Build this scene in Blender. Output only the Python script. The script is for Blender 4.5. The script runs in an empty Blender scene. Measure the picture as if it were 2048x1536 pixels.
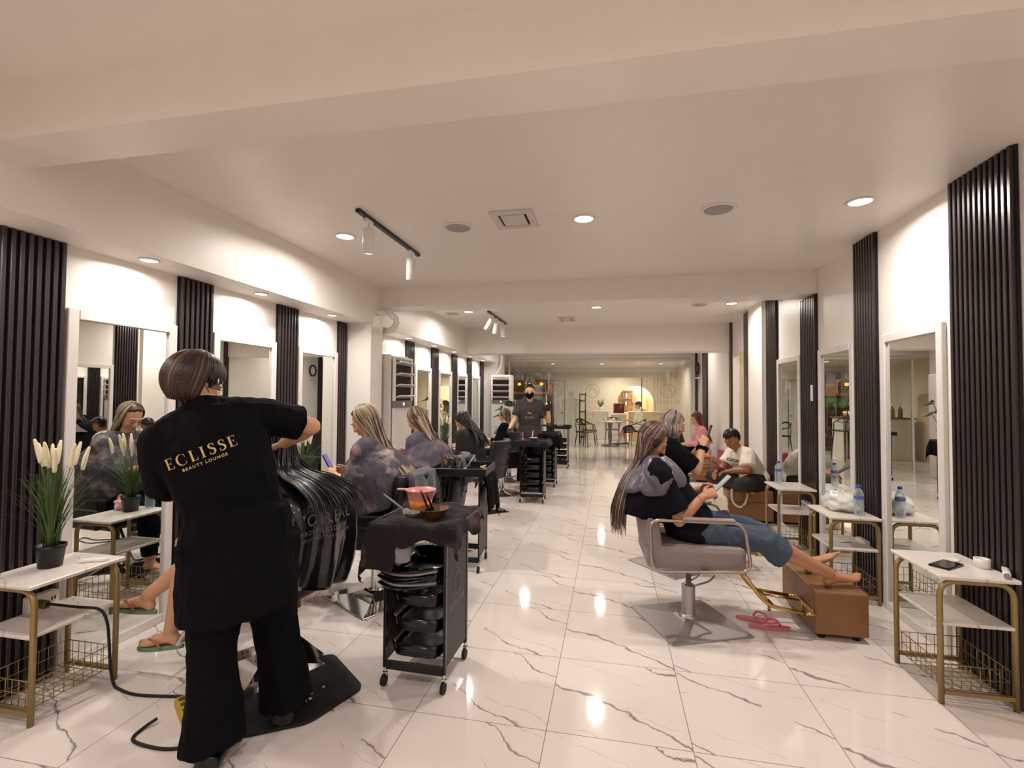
import bpy, math, random, mathutils
from mathutils import Vector as V, Matrix, noise
PI = math.pi
C = bpy.context.scene.collection
SC = bpy.context.scene
# ------------------------------------------------------------ camera
F_PX, YAW, PITCH, ROLL, CAM_H = 970.2, .2010, .0286, .0070, 1.4252
def cam_rot():
    cy, sy = math.cos(YAW), math.sin(YAW); Rz = Matrix(((cy, sy, 0), (-sy, cy, 0), (0, 0, 1)))
    B = Matrix(((1, 0, 0), (0, 0, -1), (0, 1, 0)))
    cp, sp = math.cos(PITCH), math.sin(PITCH); Rp = Matrix(((1, 0, 0), (0, cp, sp), (0, -sp, cp)))
    cr, sr = math.cos(ROLL), math.sin(ROLL); Rr = Matrix(((cr, -sr, 0), (sr, cr, 0), (0, 0, 1)))
    return (Rr @ Rp @ B @ Rz).transposed() @ Matrix(((1, 0, 0), (0, -1, 0), (0, 0, -1)))
cd = bpy.data.cameras.new('camera'); cam = bpy.data.objects.new('camera', cd); C.objects.link(cam)
cd.sensor_width = 36; cd.lens = F_PX / 2048 * 36; cd.clip_start = .05; cd.clip_end = 100
cam.matrix_world = Matrix.Translation((0, 0, CAM_H)) @ cam_rot().to_4x4()
SC.camera = cam
SC.view_settings.view_transform = 'Standard'; SC.view_settings.look = 'None'
SC.view_settings.gamma = 1; SC.view_settings.use_curve_mapping = False
SC.view_settings.exposure = EXPO = -0.62
w = bpy.data.worlds.new('world'); SC.world = w; w.use_nodes = True
w.node_tree.nodes['Background'].inputs[0].default_value = (1, .95, .9, 1)
w.node_tree.nodes['Background'].inputs[1].default_value = .3
SC.cycles.max_bounces = 10; SC.cycles.diffuse_bounces = 5; SC.cycles.glossy_bounces = 6; SC.cycles.transmission_bounces = 6
SC.cycles.sample_clamp_indirect = 6
SC.cycles.caustics_reflective = False; SC.cycles.caustics_refractive = False
def lamp(x, y, z, watts, size=.13, col=(1, .93, .86), spread=170):
    l = bpy.data.lights.new('lamp_light', 'AREA'); l.shape = 'DISK'; l.size = size; l.energy = watts; l.color = col; l.spread = math.radians(spread)
    o = bpy.data.objects.new('lamp_light', l); C.objects.link(o); o.location = (x, y, z); return o
# room constants
XL, XR, ZC, ZS, XS = -2.79, 1.88, 2.64, 2.21, -2.50
YB, YG = -2.6, 11.6
MAIN = [(1.49, 3.29), (-.18, 3.27), (-1.97, 3.31), (1.49, 6.52), (-.19, 6.51), (-1.97, 6.56)]
NEARL = [(1.3, .1), (-.2, .1), (-1.8, .1), (1.3, -1.7), (-1.8, -1.7)]
REARL = [(1.3, 9.8), (-.2, 9.8), (-1.7, 9.8)]
SOFF = [.4, 1.36, 2.31, 3.23, 4.19, 6.0, 6.95, 7.9, 8.85, 9.8]
CAFE = [(-1.6, 13.6), (-.25, 13.8), (1.35, 13.9), (.1, 17)]
for x, y in MAIN: lamp(x, y, ZC - .03, 30)
for x, y in NEARL: lamp(x, y, ZC - .03, 17, col=(1, .9, .86))
for x, y in REARL: lamp(x, y, ZC - .03, 20)
for y in SOFF: lamp(-2.62, y, ZS - .02, 8, .1)
lamp(XR + .65, 7.8, 2.5, 9)  # fill light added in the passage to brighten the doorway, no fixture there
for x, y in CAFE: lamp(x, y, 2.37, 26, col=(1, .92, .82))
# ------------------------------------------------------------ materials
def srgb(h):
    if isinstance(h, str): h = [int(h[i:i + 2], 16) / 255 for i in (0, 2, 4)]
    return tuple(c / 12.92 if c <= .04045 else ((c + .055) / 1.055) ** 2.4 for c in h) + (1,)
MC = {}
def mat(name, col, rough=.5, metal=0, noise_=0, nscale=8, bump=0, bscale=40, alpha=1, trans=0, emit=0, coat=0, sheen=0, ior=1.45, stretch=None, sub=0):
    if name in MC: return MC[name]
    m = bpy.data.materials.new(name); m.use_nodes = True; MC[name] = m
    nt = m.node_tree; b = nt.nodes['Principled BSDF']; c = srgb(col)
    b.inputs['Base Color'].default_value = c; b.inputs['Roughness'].default_value = rough; b.inputs['Metallic'].default_value = metal
    b.inputs['Alpha'].default_value = alpha; b.inputs['Transmission Weight'].default_value = trans; b.inputs['IOR'].default_value = ior
    b.inputs['Coat Weight'].default_value = coat; b.inputs['Sheen Weight'].default_value = sheen
    if emit: b.inputs['Emission Color'].default_value = c; b.inputs['Emission Strength'].default_value = emit
    tc = nt.nodes.new('ShaderNodeTexCoord'); mp = nt.nodes.new('ShaderNodeMapping'); nt.links.new(tc.outputs['Object'], mp.inputs[0])
    if stretch: mp.inputs['Scale'].default_value = stretch
    n = nt.nodes.new('ShaderNodeTexNoise'); n.inputs['Scale'].default_value = nscale; n.inputs['Detail'].default_value = 4; nt.links.new(mp.outputs[0], n.inputs[0])
    mx = nt.nodes.new('ShaderNodeMix'); mx.data_type = 'RGBA'
    k = 1 - max(noise_, .03)
    mx.inputs[6].default_value = tuple(x * k for x in c[:3]) + (1,); mx.inputs[7].default_value = tuple(min(1, x * (2 - k)) for x in c[:3]) + (1,)
    nt.links.new(n.outputs[0], mx.inputs[0]); nt.links.new(mx.outputs[2], b.inputs['Base Color'])
    if bump:
        n2 = nt.nodes.new('ShaderNodeTexNoise'); n2.inputs['Scale'].default_value = bscale; nt.links.new(mp.outputs[0], n2.inputs[0])
        bp = nt.nodes.new('ShaderNodeBump'); bp.inputs['Strength'].default_value = bump; bp.inputs['Distance'].default_value = .01
        nt.links.new(n2.outputs[0], bp.inputs['Height']); nt.links.new(bp.outputs[0], b.inputs['Normal'])
    return m
def marble(name, tile=None, base='e6dcd5', vein='5b4f52', rough=.08, scale=1.0, gloss=.5):
    m = bpy.data.materials.new(name); m.use_nodes = True; nt = m.node_tree; N = nt.nodes.new; L = nt.links.new; b = nt.nodes['Principled BSDF']
    def math_(op, a, c=None, d=None):
        n = N('ShaderNodeMath'); n.operation = op
        for i, x in enumerate((a, c, d)):
            if x is None: continue
            if isinstance(x, (int, float)): n.inputs[i].default_value = x
            else: L(x, n.inputs[i])
        return n.outputs[0]
    tc = N('ShaderNodeTexCoord'); sx = N('ShaderNodeSeparateXYZ'); L(tc.outputs['Object'], sx.inputs[0])
    X, Y = sx.outputs[0], sx.outputs[1]
    if tile:
        T, x0, y0 = tile
        tx = math_('DIVIDE', math_('SUBTRACT', X, x0), T); ty = math_('DIVIDE', math_('SUBTRACT', Y, y0), T)
        fx = math_('FRACT', tx); fy = math_('FRACT', ty); ix = math_('FLOOR', tx); iy = math_('FLOOR', ty)
        # two kinds of tile face, alternating along x
        off = math_('MULTIPLY', math_('FRACT', math_('MULTIPLY', ix, .37)), 7.0)
        ux = math_('MULTIPLY', fx, T); uy = math_('MULTIPLY', fy, T)
    else:
        off = None; ux, uy = X, Y
    cb = N('ShaderNodeCombineXYZ'); L(ux, cb.inputs[0]); L(uy, cb.inputs[1])
    if off is not None: L(off, cb.inputs[2])
    def nz(sc, det=3, o='Fac'):
        n = N('ShaderNodeTexNoise'); n.inputs['Scale'].default_value = sc * scale; n.inputs['Detail'].default_value = det; L(cb.outputs[0], n.inputs[0]); return n.outputs[0]
    warp = math_('MULTIPLY', math_('SUBTRACT', nz(4), .5), .16 / scale)
    warp2 = math_('MULTIPLY', math_('SUBTRACT', nz(26), .5), .03 / scale)
    def vein_(ax, ay, freq, ph, wid, wn):
        p = math_('ADD', math_('ADD', math_('MULTIPLY', ux, ax), math_('MULTIPLY', uy, ay)), math_('ADD', warp, warp2))
        q = math_('ADD', math_('MULTIPLY', p, freq * scale), ph)
        if off is not None: q = math_('ADD', q, math_('MULTIPLY', off, .31))
        d = math_('ABSOLUTE', math_('SUBTRACT', math_('FRACT', q), .5))
        wv = math_('MULTIPLY', math_('POWER', nz(wn, 2), 2.2), wid * 4)
        return math_('SUBTRACT', 1.0, math_('SMOOTHSTEP', 0.0, 1.0, math_('DIVIDE', d, math_('ADD', wv, .0008)))) if False else \
            math_('MAXIMUM', math_('SUBTRACT', 1.0, math_('DIVIDE', d, math_('ADD', wv, .001))), 0.0)
    v1 = vein_(.5, .87, 2.3, .15, .020, 6); v2 = vein_(.36, .93, 4.3, .55, .009, 9)
    msk = math_('GREATER_THAN', nz(3.2, 1), .40)
    v1 = math_('MULTIPLY', v1, msk); v2 = math_('MULTIPLY', v2, math_('GREATER_THAN', nz(4.1, 1), .47))
    vv = math_('MINIMUM', math_('ADD', v1, math_('MULTIPLY', v2, .55)), 1.0)
    cloud = nz(3.0, 4)
    mx0 = N('ShaderNodeMix'); mx0.data_type = 'RGBA'; L(cloud, mx0.inputs[0]); c = srgb(base)
    mx0.inputs[6].default_value = tuple(x * .95 for x in c[:3]) + (1,); mx0.inputs[7].default_value = tuple(min(1, x * 1.08) for x in c[:3]) + (1,)
    mx = N('ShaderNodeMix'); mx.data_type = 'RGBA'; L(math_('MULTIPLY', vv, .85), mx.inputs[0]); L(mx0.outputs[2], mx.inputs[6]); mx.inputs[7].default_value = srgb(vein)
    out = mx.outputs[2]
    if tile:
        ex = math_('ABSOLUTE', math_('SUBTRACT', fx, .5)); ey = math_('ABSOLUTE', math_('SUBTRACT', fy, .5))
        g = math_('GREATER_THAN', math_('MAXIMUM', ex, ey), .5 - .0017 / T)
        mg = N('ShaderNodeMix'); mg.data_type = 'RGBA'; L(g, mg.inputs[0]); L(out, mg.inputs[6]); mg.inputs[7].default_value = srgb('8d8280'); out = mg.outputs[2]
    L(out, b.inputs['Base Color']); b.inputs['Roughness'].default_value = rough; b.inputs['Specular IOR Level'].default_value = gloss
    return m
# ------------------------------------------------------------ mesh builder
def rotm(rx=0, ry=0, rz=0): return mathutils.Euler((rx, ry, rz)).to_matrix()
class MB:
    def __init__(s): s.v = []; s.f = []; s.m = []; s.k = 0; s.sm = []
    def add(s, vs, fs, smooth=True):
        o = len(s.v); s.v += [tuple(v) for v in vs]
        for f in fs: s.f.append([i + o for i in f]); s.m.append(s.k); s.sm.append(smooth)
        return s
    def box(s, c, d, R=None, ch=0):
        x, y, z = d[0] / 2, d[1] / 2, d[2] / 2; c = V(c)
        if ch:
            # box with chamfered vertical and horizontal edges
            vs = []; fs = []; idx = {}
            for sx in (-1, 1):
                for sy in (-1, 1):
                    for sz in (-1, 1):
                        for a in range(3):
                            p = [sx * (x - ch), sy * (y - ch), sz * (z - ch)]; p[a] = (sx * x, sy * y, sz * z)[a]
                            idx[(sx, sy, sz, a)] = len(vs); vs.append(V(p))
            for a in range(3):
                b_, c_ = (a + 1) % 3, (a + 2) % 3
                for sg in (-1, 1):
                    q = []
                    for u, w_ in ((-1, -1), (1, -1), (1, 1), (-1, 1)):
                        k = [0, 0, 0]; k[a] = sg; k[b_] = u; k[c_] = w_; q.append(idx[(*k, a)])
                    fs.append(q if sg > 0 else q[::-1])
                # edges along axis a
                for u in (-1, 1):
                    for w_ in (-1, 1):
                        k0 = [0] * 3; k1 = [0] * 3; k0[a] = -1; k1[a] = 1; k0[b_] = k1[b_] = u; k0[c_] = k1[c_] = w_
                        q = [idx[(*k0, b_)], idx[(*k1, b_)], idx[(*k1, c_)], idx[(*k0, c_)]]
                        fs.append(q if u * w_ > 0 else q[::-1])
            for sx in (-1, 1):
                for sy in (-1, 1):
                    for sz in (-1, 1):
                        t = [idx[(sx, sy, sz, i)] for i in range(3)]; fs.append(t if sx * sy * sz > 0 else t[::-1])
        else:
            vs = [V((sx * x, sy * y, sz * z)) for sz in (-1, 1) for sx, sy in ((-1, -1), (1, -1), (1, 1), (-1, 1))]
            fs = [(3, 2, 1, 0), (4, 5, 6, 7), (0, 1, 5, 4), (1, 2, 6, 5), (2, 3, 7, 6), (3, 0, 4, 7)]
        if R is not None: vs = [R @ v for v in vs]
        return s.add([v + c for v in vs], fs, False)
    def loft(s, pts, rad, n=12, side=None, cap=True, close=False, pw=2.0):
        """rings along pts; rad a number or (a, b): a along side, b across"""
        pts = [V(p) for p in pts]; k = len(pts)
        if isinstance(rad, (int, float)): rad = [rad] * k
        vs = []; prev = V(side) if side is not None else None
        for i, p in enumerate(pts):
            if close: t = pts[(i + 1) % k] - pts[i - 1]
            else: t = pts[min(i + 1, k - 1)] - pts[max(i - 1, 0)]
            t = t.normalized() if t.length > 1e-9 else V((0, 0, 1))
            if prev is None: prev = t.orthogonal()
            ref = V(side) if side is not None else prev
            u = ref - t * ref.dot(t)
            if u.length < 1e-4: u = t.orthogonal()
            u.normalize(); prev = u; w_ = t.cross(u)
            r = rad[i]; a, b_ = (r, r) if isinstance(r, (int, float)) else r
            for j in range(n):
                th = 2 * PI * j / n; cx, sy = math.cos(th), math.sin(th)
                if pw != 2: cx = math.copysign(abs(cx) ** (2 / pw), cx); sy = math.copysign(abs(sy) ** (2 / pw), sy)
                vs.append(p + u * a * cx + w_ * b_ * sy)
        fs = []
        for i in range(k if close else k - 1):
            i2 = (i + 1) % k
            for j in range(n):
                j2 = (j + 1) % n; fs.append((i * n + j, i * n + j2, i2 * n + j2, i2 * n + j))
        s.add(vs, fs)
        if cap and not close: s.f += [[len(s.v) - len(vs) + j for j in range(n)][::-1], [len(s.v) - n + j for j in range(n)]]; s.m += [s.k] * 2; s.sm += [False] * 2
        return s
    def cyl(s, a, b_, r, n=16, r2=None): return s.loft([a, b_], [r, r if r2 is None else r2], n)
    def ball(s, c, r, R=None, n=12, m=8):
        if isinstance(r, (int, float)): r = (r, r, r)
        vs = [V((0, 0, -r[2]))]
        for i in range(1, m):
            ph = -PI / 2 + PI * i / m
            for j in range(n):
                th = 2 * PI * j / n; vs.append(V((r[0] * math.cos(ph) * math.cos(th), r[1] * math.cos(ph) * math.sin(th), r[2] * math.sin(ph))))
        vs.append(V((0, 0, r[2]))); fs = []
        for j in range(n):
            j2 = (j + 1) % n; fs.append((0, 1 + j2, 1 + j)); fs.append((len(vs) - 1, 1 + (m - 2) * n + j, 1 + (m - 2) * n + j2))
            for i in range(m - 2): fs.append((1 + i * n + j, 1 + i * n + j2, 1 + (i + 1) * n + j2, 1 + (i + 1) * n + j))
        c = V(c)
        return s.add([(R @ v if R is not None else v) + c for v in vs], fs)
    def lathe(s, prof, c=(0, 0, 0), n=20, cap=True):
        pts = [V((c[0], c[1], c[2] + z)) for r, z in prof]; vs = []
        for (r, z), p in zip(prof, pts):
            for j in range(n): th = 2 * PI * j / n; vs.append(p + V((r * math.cos(th), r * math.sin(th), 0)))
        fs = [(i * n + j, i * n + (j + 1) % n, (i + 1) * n + (j + 1) % n, (i + 1) * n + j) for i in range(len(prof) - 1) for j in range(n)]
        s.add(vs, fs)
        if cap: o = len(s.v) - len(vs); s.f += [[o + j for j in range(n)][::-1], [len(s.v) - n + j for j in range(n)]]; s.m += [s.k] * 2; s.sm += [False] * 2
        return s
    def prism(s, poly, a, b_, axis=2):
        """poly in the plane across axis, extruded from a to b_"""
        def P(p, h):
            q = list(p); q.insert(axis, h); return q
        n = len(poly); vs = [P(p, a) for p in poly] + [P(p, b_) for p in poly]
        fs = [list(range(n))[::-1], list(range(n, 2 * n))] + [(i, (i + 1) % n, n + (i + 1) % n, n + i) for i in range(n)]
        return s.add(vs, fs, False)
    def sheet(s, grid, th=0, closed=False):
        """grid[i][j] of points -> surface, with thickness th"""
        a = len(grid); b_ = len(grid[0]); G = [[V(p) for p in r] for r in grid]
        fs = [(i * b_ + j, i * b_ + (j + 1) % b_, (i + 1) * b_ + (j + 1) % b_, (i + 1) * b_ + j) for i in range(a - 1) for j in range(b_ if closed else b_ - 1)]
        if not th: return s.add([p for r in G for p in r], fs)
        nr = []
        for i in range(a):
            for j in range(b_):
                du = G[min(i + 1, a - 1)][j] - G[max(i - 1, 0)][j]
                dv = G[i][(j + 1) % b_ if closed else min(j + 1, b_ - 1)] - G[i][j - 1 if closed else max(j - 1, 0)]
                k = du.cross(dv); nr.append(k.normalized() if k.length > 1e-9 else V((0, 0, 1)))
        top = [p for r in G for p in r]; bot = [p - k * th for p, k in zip(top, nr)]; o = a * b_
        fs2 = [tuple(x + o for x in f)[::-1] for f in fs]; edge = []
        for j in range(b_ if closed else b_ - 1):
            j2 = (j + 1) % b_; edge += [(j2, j, o + j, o + j2), ((a - 1) * b_ + j, (a - 1) * b_ + j2, o + (a - 1) * b_ + j2, o + (a - 1) * b_ + j)]
        if not closed:
            for i in range(a - 1): edge += [(i * b_, (i + 1) * b_, o + (i + 1) * b_, o + i * b_), ((i + 1) * b_ + b_ - 1, i * b_ + b_ - 1, o + i * b_ + b_ - 1, o + (i + 1) * b_ + b_ - 1)]
        return s.add(top + bot, fs + fs2 + edge)
    def build(s, name, mats, parent=None, bevel=0, loc=None, tagv=None, fixn=False):
        me = bpy.data.meshes.new(name); me.from_pydata(s.v, [], s.f); me.validate(); 
        if not isinstance(mats, (list, tuple)): mats = [mats]
        for m in mats: me.materials.append(m)
        if len(me.polygons) == len(s.f):
            me.polygons.foreach_set('material_index', s.m); me.polygons.foreach_set('use_smooth', s.sm)
        o = bpy.data.objects.new(name, me); C.objects.link(o)
        if parent is not None: o.parent = parent
        if loc is not None: o.location = loc
        if bevel: b_ = o.modifiers.new('b', 'BEVEL'); b_.width = bevel; b_.segments = 2; b_.limit_method = 'ANGLE'; b_.angle_limit = .7
        if tagv: tag(o, *tagv)
        me.update(); return o
def tag(o, label, cat, group=None, kind=None):
    o['label'] = label; o['category'] = cat
    if group: o['group'] = group
    if kind: o['kind'] = kind
    return o
def thing(name, label, cat, loc=(0, 0, 0), rz=0, group=None):
    o = bpy.data.objects.new(name, None); C.objects.link(o); o.empty_display_size = .1; o.location = loc; o.rotation_euler = (0, 0, rz); return tag(o, label, cat, group)
def struct(name, mb, m, parent=None, bevel=0):
    o = mb.build(name, m, parent, bevel)
    if parent is None: o['kind'] = 'structure'
    return o
def kids(o): return [c for c in bpy.data.objects if c.parent == o]
def dup(root, loc, rz=None, label=None, group=None):
    def cp(o, par):
        c = o.copy(); C.objects.link(c); c.parent = par
        for k in kids(o): cp(k, c)
        return c
    r = cp(root, None); r.location = loc
    if rz is not None: r.rotation_euler = (0, 0, rz)
    if label: r['label'] = label
    if group: r['group'] = group
    return r
def arc(c, r, a0, a1, n, u, w_):
    c, u, w_ = V(c), V(u), V(w_); return [c + u * r * math.cos(a0 + (a1 - a0) * i / n) + w_ * r * math.sin(a0 + (a1 - a0) * i / n) for i in range(n + 1)]
def rounded(pts, r, n=5, close=False):
    """polyline with its corners rounded"""
    P = [V(p) for p in pts]; out = []; k = len(P)
    for i, p in enumerate(P):
        if not close and i in (0, k - 1): out.append(p); continue
        a = P[i - 1] - p; b_ = P[(i + 1) % k] - p; rr = min(r, a.length * .49, b_.length * .49)
        p0 = p + a.normalized() * rr; p2 = p + b_.normalized() * rr
        for j in range(n + 1):
            t = j / n; out.append(p0 * (1 - t) ** 2 + p * 2 * t * (1 - t) + p2 * t * t)
    return out
def smoothline(pts, n=8):
    """Catmull-Rom through pts"""
    P = [V(p) for p in pts]; P = [P[0] * 2 - P[1]] + P + [P[-1] * 2 - P[-2]]; out = []
    for i in range(1, len(P) - 2):
        for j in range(n):
            t = j / n; a, b_, c, d = P[i - 1], P[i], P[i + 1], P[i + 2]
            out.append(.5 * ((2 * b_) + (c - a) * t + (2 * a - 5 * b_ + 4 * c - d) * t * t + (3 * b_ - a - 3 * c + d) * t ** 3))
    out.append(P[-2]); return out
def text(name, body, size, m, parent, matrix, extrude=.0008, spacing=1, bold=0):
    cu = bpy.data.curves.new(name, 'FONT'); cu.body = body; cu.size = size; cu.align_x = 'CENTER'; cu.align_y = 'CENTER'; cu.extrude = extrude; cu.space_character = spacing; cu.offset = bold
    cu.materials.append(m); t = bpy.data.objects.new('tmp_text', cu); C.objects.link(t)
    me = bpy.data.meshes.new_from_object(t.evaluated_get(bpy.context.evaluated_depsgraph_get())); bpy.data.objects.remove(t)
    o = bpy.data.objects.new(name, me); C.objects.link(o); o.parent = parent; o.matrix_local = matrix; return o
def serif_word(word='ECLISSE', sp=.28):
    """flat serif capitals as ribbons: list of quads in the plane, height 1, centred"""
    def bar(x0, y0, x1, y1): return [[(x0, y0), (x1, y0), (x1, y1), (x0, y1)]]
    def rib(pts, ws):
        P = [V((a, b_, 0)) for a, b_ in pts]; L_ = []; R_ = []
        for i, q in enumerate(P):
            d = (P[min(i + 1, len(P) - 1)] - P[max(i - 1, 0)]).normalized(); n = V((-d.y, d.x, 0)) * ws[i] / 2; L_.append(q + n); R_.append(q - n)
        return [[tuple(L_[i][:2]), tuple(R_[i][:2]), tuple(R_[i + 1][:2]), tuple(L_[i + 1][:2])] for i in range(len(P) - 1)]
    T = .17; h = .045; G = {}
    ser = lambda x, y, w_: bar(x - w_ / 2, y, x + w_ / 2, y + h)
    G['I'] = (.34, bar(.17 - T / 2, 0, .17 + T / 2, 1) + ser(.17, 0, .34) + ser(.17, 1 - h, .34))
    E_ = bar(.06, 0, .06 + T, 1) + bar(0, 0, .62, h) + bar(0, 1 - h, .60, 1) + bar(.2, .49, .44, .53) + bar(.58, 0, .62, .24) + bar(.56, .78, .60, 1) + bar(.42, .40, .46, .62)
    G['E'] = (.64, E_); G['L'] = (.6, bar(.06, 0, .06 + T, 1) + bar(0, 0, .58, h) + bar(.54, 0, .58, .26) + bar(0, 1 - h, .3, 1))
    n = 22; cp = [(.42 + .40 * math.cos(a), .5 + .5 * math.sin(a)) for a in [.75 + (2 * PI - 1.5) * i / n for i in range(n + 1)]]
    G['C'] = (.78, rib(cp, [.03 + .15 * max(0, -math.cos(.75 + (2 * PI - 1.5) * i / n)) for i in range(n + 1)]) + bar(.68, .66, .72, .96) + bar(.69, .06, .72, .30))
    sp_ = smoothline([(.50, .80, 0), (.40, .95, 0), (.26, .98, 0), (.12, .88, 0), (.12, .70, 0), (.28, .55, 0), (.46, .42, 0), (.50, .24, 0), (.40, .07, 0), (.24, .02, 0), (.10, .08, 0), (.05, .22, 0)], 4)
    k = len(sp_); G['S'] = (.56, rib([(q.x, q.y) for q in sp_], [.035 + .14 * max(0, math.sin(PI * i / (k - 1))) ** 2 for i in range(k)]) + bar(.48, .70, .52, .98) + bar(.03, .02, .07, .30))
    x = 0; out = []
    for ch in word:
        w_, qs = G[ch]; out += [[(a + x, b_) for a, b_ in q] for q in qs]; x += w_ + sp
    W_ = x - sp; return [[(a - W_ / 2, b_ - .5) for a, b_ in q] for q in out]
# shared materials
M_wall = mat('satin white paint', 'efe9e2', .42, bump=.05, bscale=3, noise_=.02)
M_ceil = mat('gloss white ceiling paint', 'ece5dd', .33, bump=.12, bscale=2.2, noise_=.02)
M_slat = mat('dark brown slat', '332a2b', .33, noise_=.2, nscale=20, stretch=(1, 1, .1))
M_slatback = mat('dark backing', '120e10', .7)
M_frame = mat('white enamelled frame', 'e4dedb', .25)
M_mirror = mat('silvered mirror', 'f2f4f0', .01, 1)
MC['silvered mirror'].node_tree.nodes['Principled BSDF'].inputs['Base Color'].default_value = (.86, .88, .84, 1)
for l_ in list(MC['silvered mirror'].node_tree.links):
    if l_.to_socket.name == 'Base Color': MC['silvered mirror'].node_tree.links.remove(l_)
M_gold = mat('brushed gold tube', '9a8456', .4, .6, noise_=.1)
M_brass = mat('polished brass tube', 'c9a468', .18, 1)
M_chrome = mat('chrome', 'd8d8d8', .08, 1)
M_steel = mat('brushed steel', 'b3afab', .35, .9)
M_black = mat('black plastic', '0e0d10', .4, noise_=.1)
M_blackgl = mat('gloss black', '0c0c0e', .15)
M_rubber = mat('black rubber', '141315', .7, bump=.2, bscale=120)
M_white = mat('white plastic', 'e8e4e0', .35)
M_lit = mat('lit lamp face', 'fff6ea', .5, emit=9)
M_grey = mat('grey plastic', '8f8a88', .45)
def dull(*ms):
    for m in ms: m.node_tree.nodes['Principled BSDF'].inputs['Specular IOR Level'].default_value = .12
M_floor = marble('polished marble tile', (.6, -1.4701 , 2.1098), rough=.07)
M_table = marble('marble top board', None, base='ded5cd', vein='a59b96', rough=.3, scale=1.6)
M_vinylb = mat('black quilted vinyl', '100f12', .38, bump=.08, bscale=60, noise_=.12)
M_vinylg = mat('taupe grey vinyl', '8c807c', .5, bump=.06, bscale=80, noise_=.08)
M_tan = mat('tan leatherette', '855c38', .45, bump=.1, bscale=90, noise_=.12)
# ------------------------------------------------------------ shell
YE = 19.7
struct('floor', MB().box((-.45, (YB + YE) / 2, -.05), (7.2, YE - YB, .1)), M_floor)
struct('ceiling', MB().box((-.45, (YB + YE) / 2, ZC + .05), (7.2, YE - YB, .1)), M_ceil)
struct('wall_back', MB().box((-.45, YB - .05, ZC / 2), (7.2, .1, ZC)), M_wall)
struct('wall_left', MB().box((XL - .05, (YB + YG) / 2, ZC / 2), (.1, YG - YB, ZC)), M_wall)
def ybox(x0, x1, y0, y1, z0, z1, mb=None):
    return (mb or MB()).box(((x0 + x1) / 2, (y0 + y1) / 2, (z0 + z1) / 2), (x1 - x0, y1 - y0, z1 - z0))
mb = MB(); ybox(XR, XR + .1, YB, 7.4, 0, ZC, mb); ybox(XR, XR + .1, 7.4, 8.17, 2.13, ZC, mb); ybox(XR, XR + .1, 8.17, YG, 0, ZC, mb)
struct('wall_right', mb, M_wall)
# niche behind the doorway on the right
mb = MB(); ybox(XR + .1, XR + 1.2, 8.17, 8.25, 0, ZC, mb); ybox(XR + .1, XR + 1.2, 7.32, 7.4, 0, ZC, mb); ybox(XR + 1.2, XR + 1.28, 7.32, 8.25, 0, ZC, mb)
struct('wall_passage', mb, mat('passage paint', 'cfc2a6', .5))
# dropped soffit along the left wall, beams across
struct('trim_1', ybox(XL, XS, YB, 10.5, ZS, ZC), M_wall)
struct('trim_2', ybox(XS, XR, 1.43, 1.64, 2.42, ZC), M_ceil)
struct('trim_3', ybox(XS, XR, 4.97, 5.25, 2.42, ZC), M_wall)
struct('trim_4', ybox(XL, XR, 8.25, 8.6, 2.2, ZC), M_wall)
struct('trim_5', ybox(XL, XR, YG - .15, YG + .15, 2.36, ZC), M_wall)
struct('trim_6', ybox(XL, -2.5, 4.74, 5.0, 0, ZS), M_wall)      # pillar on the left between the two runs
struct('trim_7', ybox(XL, -2.42, 10.5, 11.0, 0, ZC), M_wall)      # boxed column at the far end
struct('trim_8', ybox(XR - .06, XR, 6.45, 7.05, 0, ZC), M_wall)   # shallow pier
for i, (y0, y1) in enumerate([(7.07, 7.4), (8.17, 8.28)]): struct('door_frame_%d' % (i + 1), ybox(XR - .03, XR + .002, y0, y1, 0, 2.64), M_slat)
bpy.data.objects['door_frame_1'].name = 'trim_9'; bpy.data.objects['door_frame_2'].name = 'trim_10'
# fluted slat panels
def slat_panel(name, side, y0, y1, z1, label):
    x = XL if side < 0 else XR; s = 1 if side < 0 else -1
    r = thing(name, label, 'wall panel', (x, (y0 + y1) / 2, 0), 0, 'dark fluted wall panels'); w_ = y1 - y0
    MB().box((s * .009, 0, z1 / 2), (.012, w_, z1 - .004)).build('backing_board', M_slatback, r)
    n = max(3, round(w_ / .038)); p = w_ / n; mb = MB()
    for i in range(n):
        mb.box((s * .022, -w_ / 2 + (i + .5) * p, z1 / 2), (.020, p * .56, z1 - .004), ch=.003)
    mb.build('slats', M_slat, r); return r
LS = [(-.22, .08), (.73, 1.03), (1.70, 1.99), (2.66, 2.94), (3.62, 3.90), (4.56, 4.72)]
L2 = [(5.02, 5.46), (6.26, 6.54), (7.24, 7.54), (8.25, 8.53), (9.2, 9.48), (10.16, 10.42)]
RS = [(.78, 1.2), (2.68, 3.13), (3.91, 4.22), (4.95, 5.31), (6.04, 6.40), (10.15, 10.6), (11.3, 11.5)]
lab = ['dark fluted panel on the left wall behind the camera edge', 'dark fluted panel on the left wall nearest the near beam', 'dark fluted panel behind the nearest potted grass on the left wall',
       'dark fluted panel between the first and second mirrors on the left wall', 'dark fluted panel between the second and third mirrors on the left wall', 'narrow dark fluted panel beside the white pillar on the left wall']
for (a, b_), l_ in zip(LS, lab): slat_panel('slat_panel', -1, a, b_, ZS, l_)
lab = ['dark panel behind the near standing air conditioner', 'dark panel just beyond the near standing air conditioner', 'dark panel between the first and second far mirrors on the left wall', 'dark panel between the second and third far mirrors on the left wall',
       'dark panel between the third and fourth far mirrors on the left wall', 'last dark panel on the left wall beside the far white column']
for (a, b_), l_ in zip(L2, lab): slat_panel('slat_panel', -1, a, b_, ZS, l_)
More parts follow.
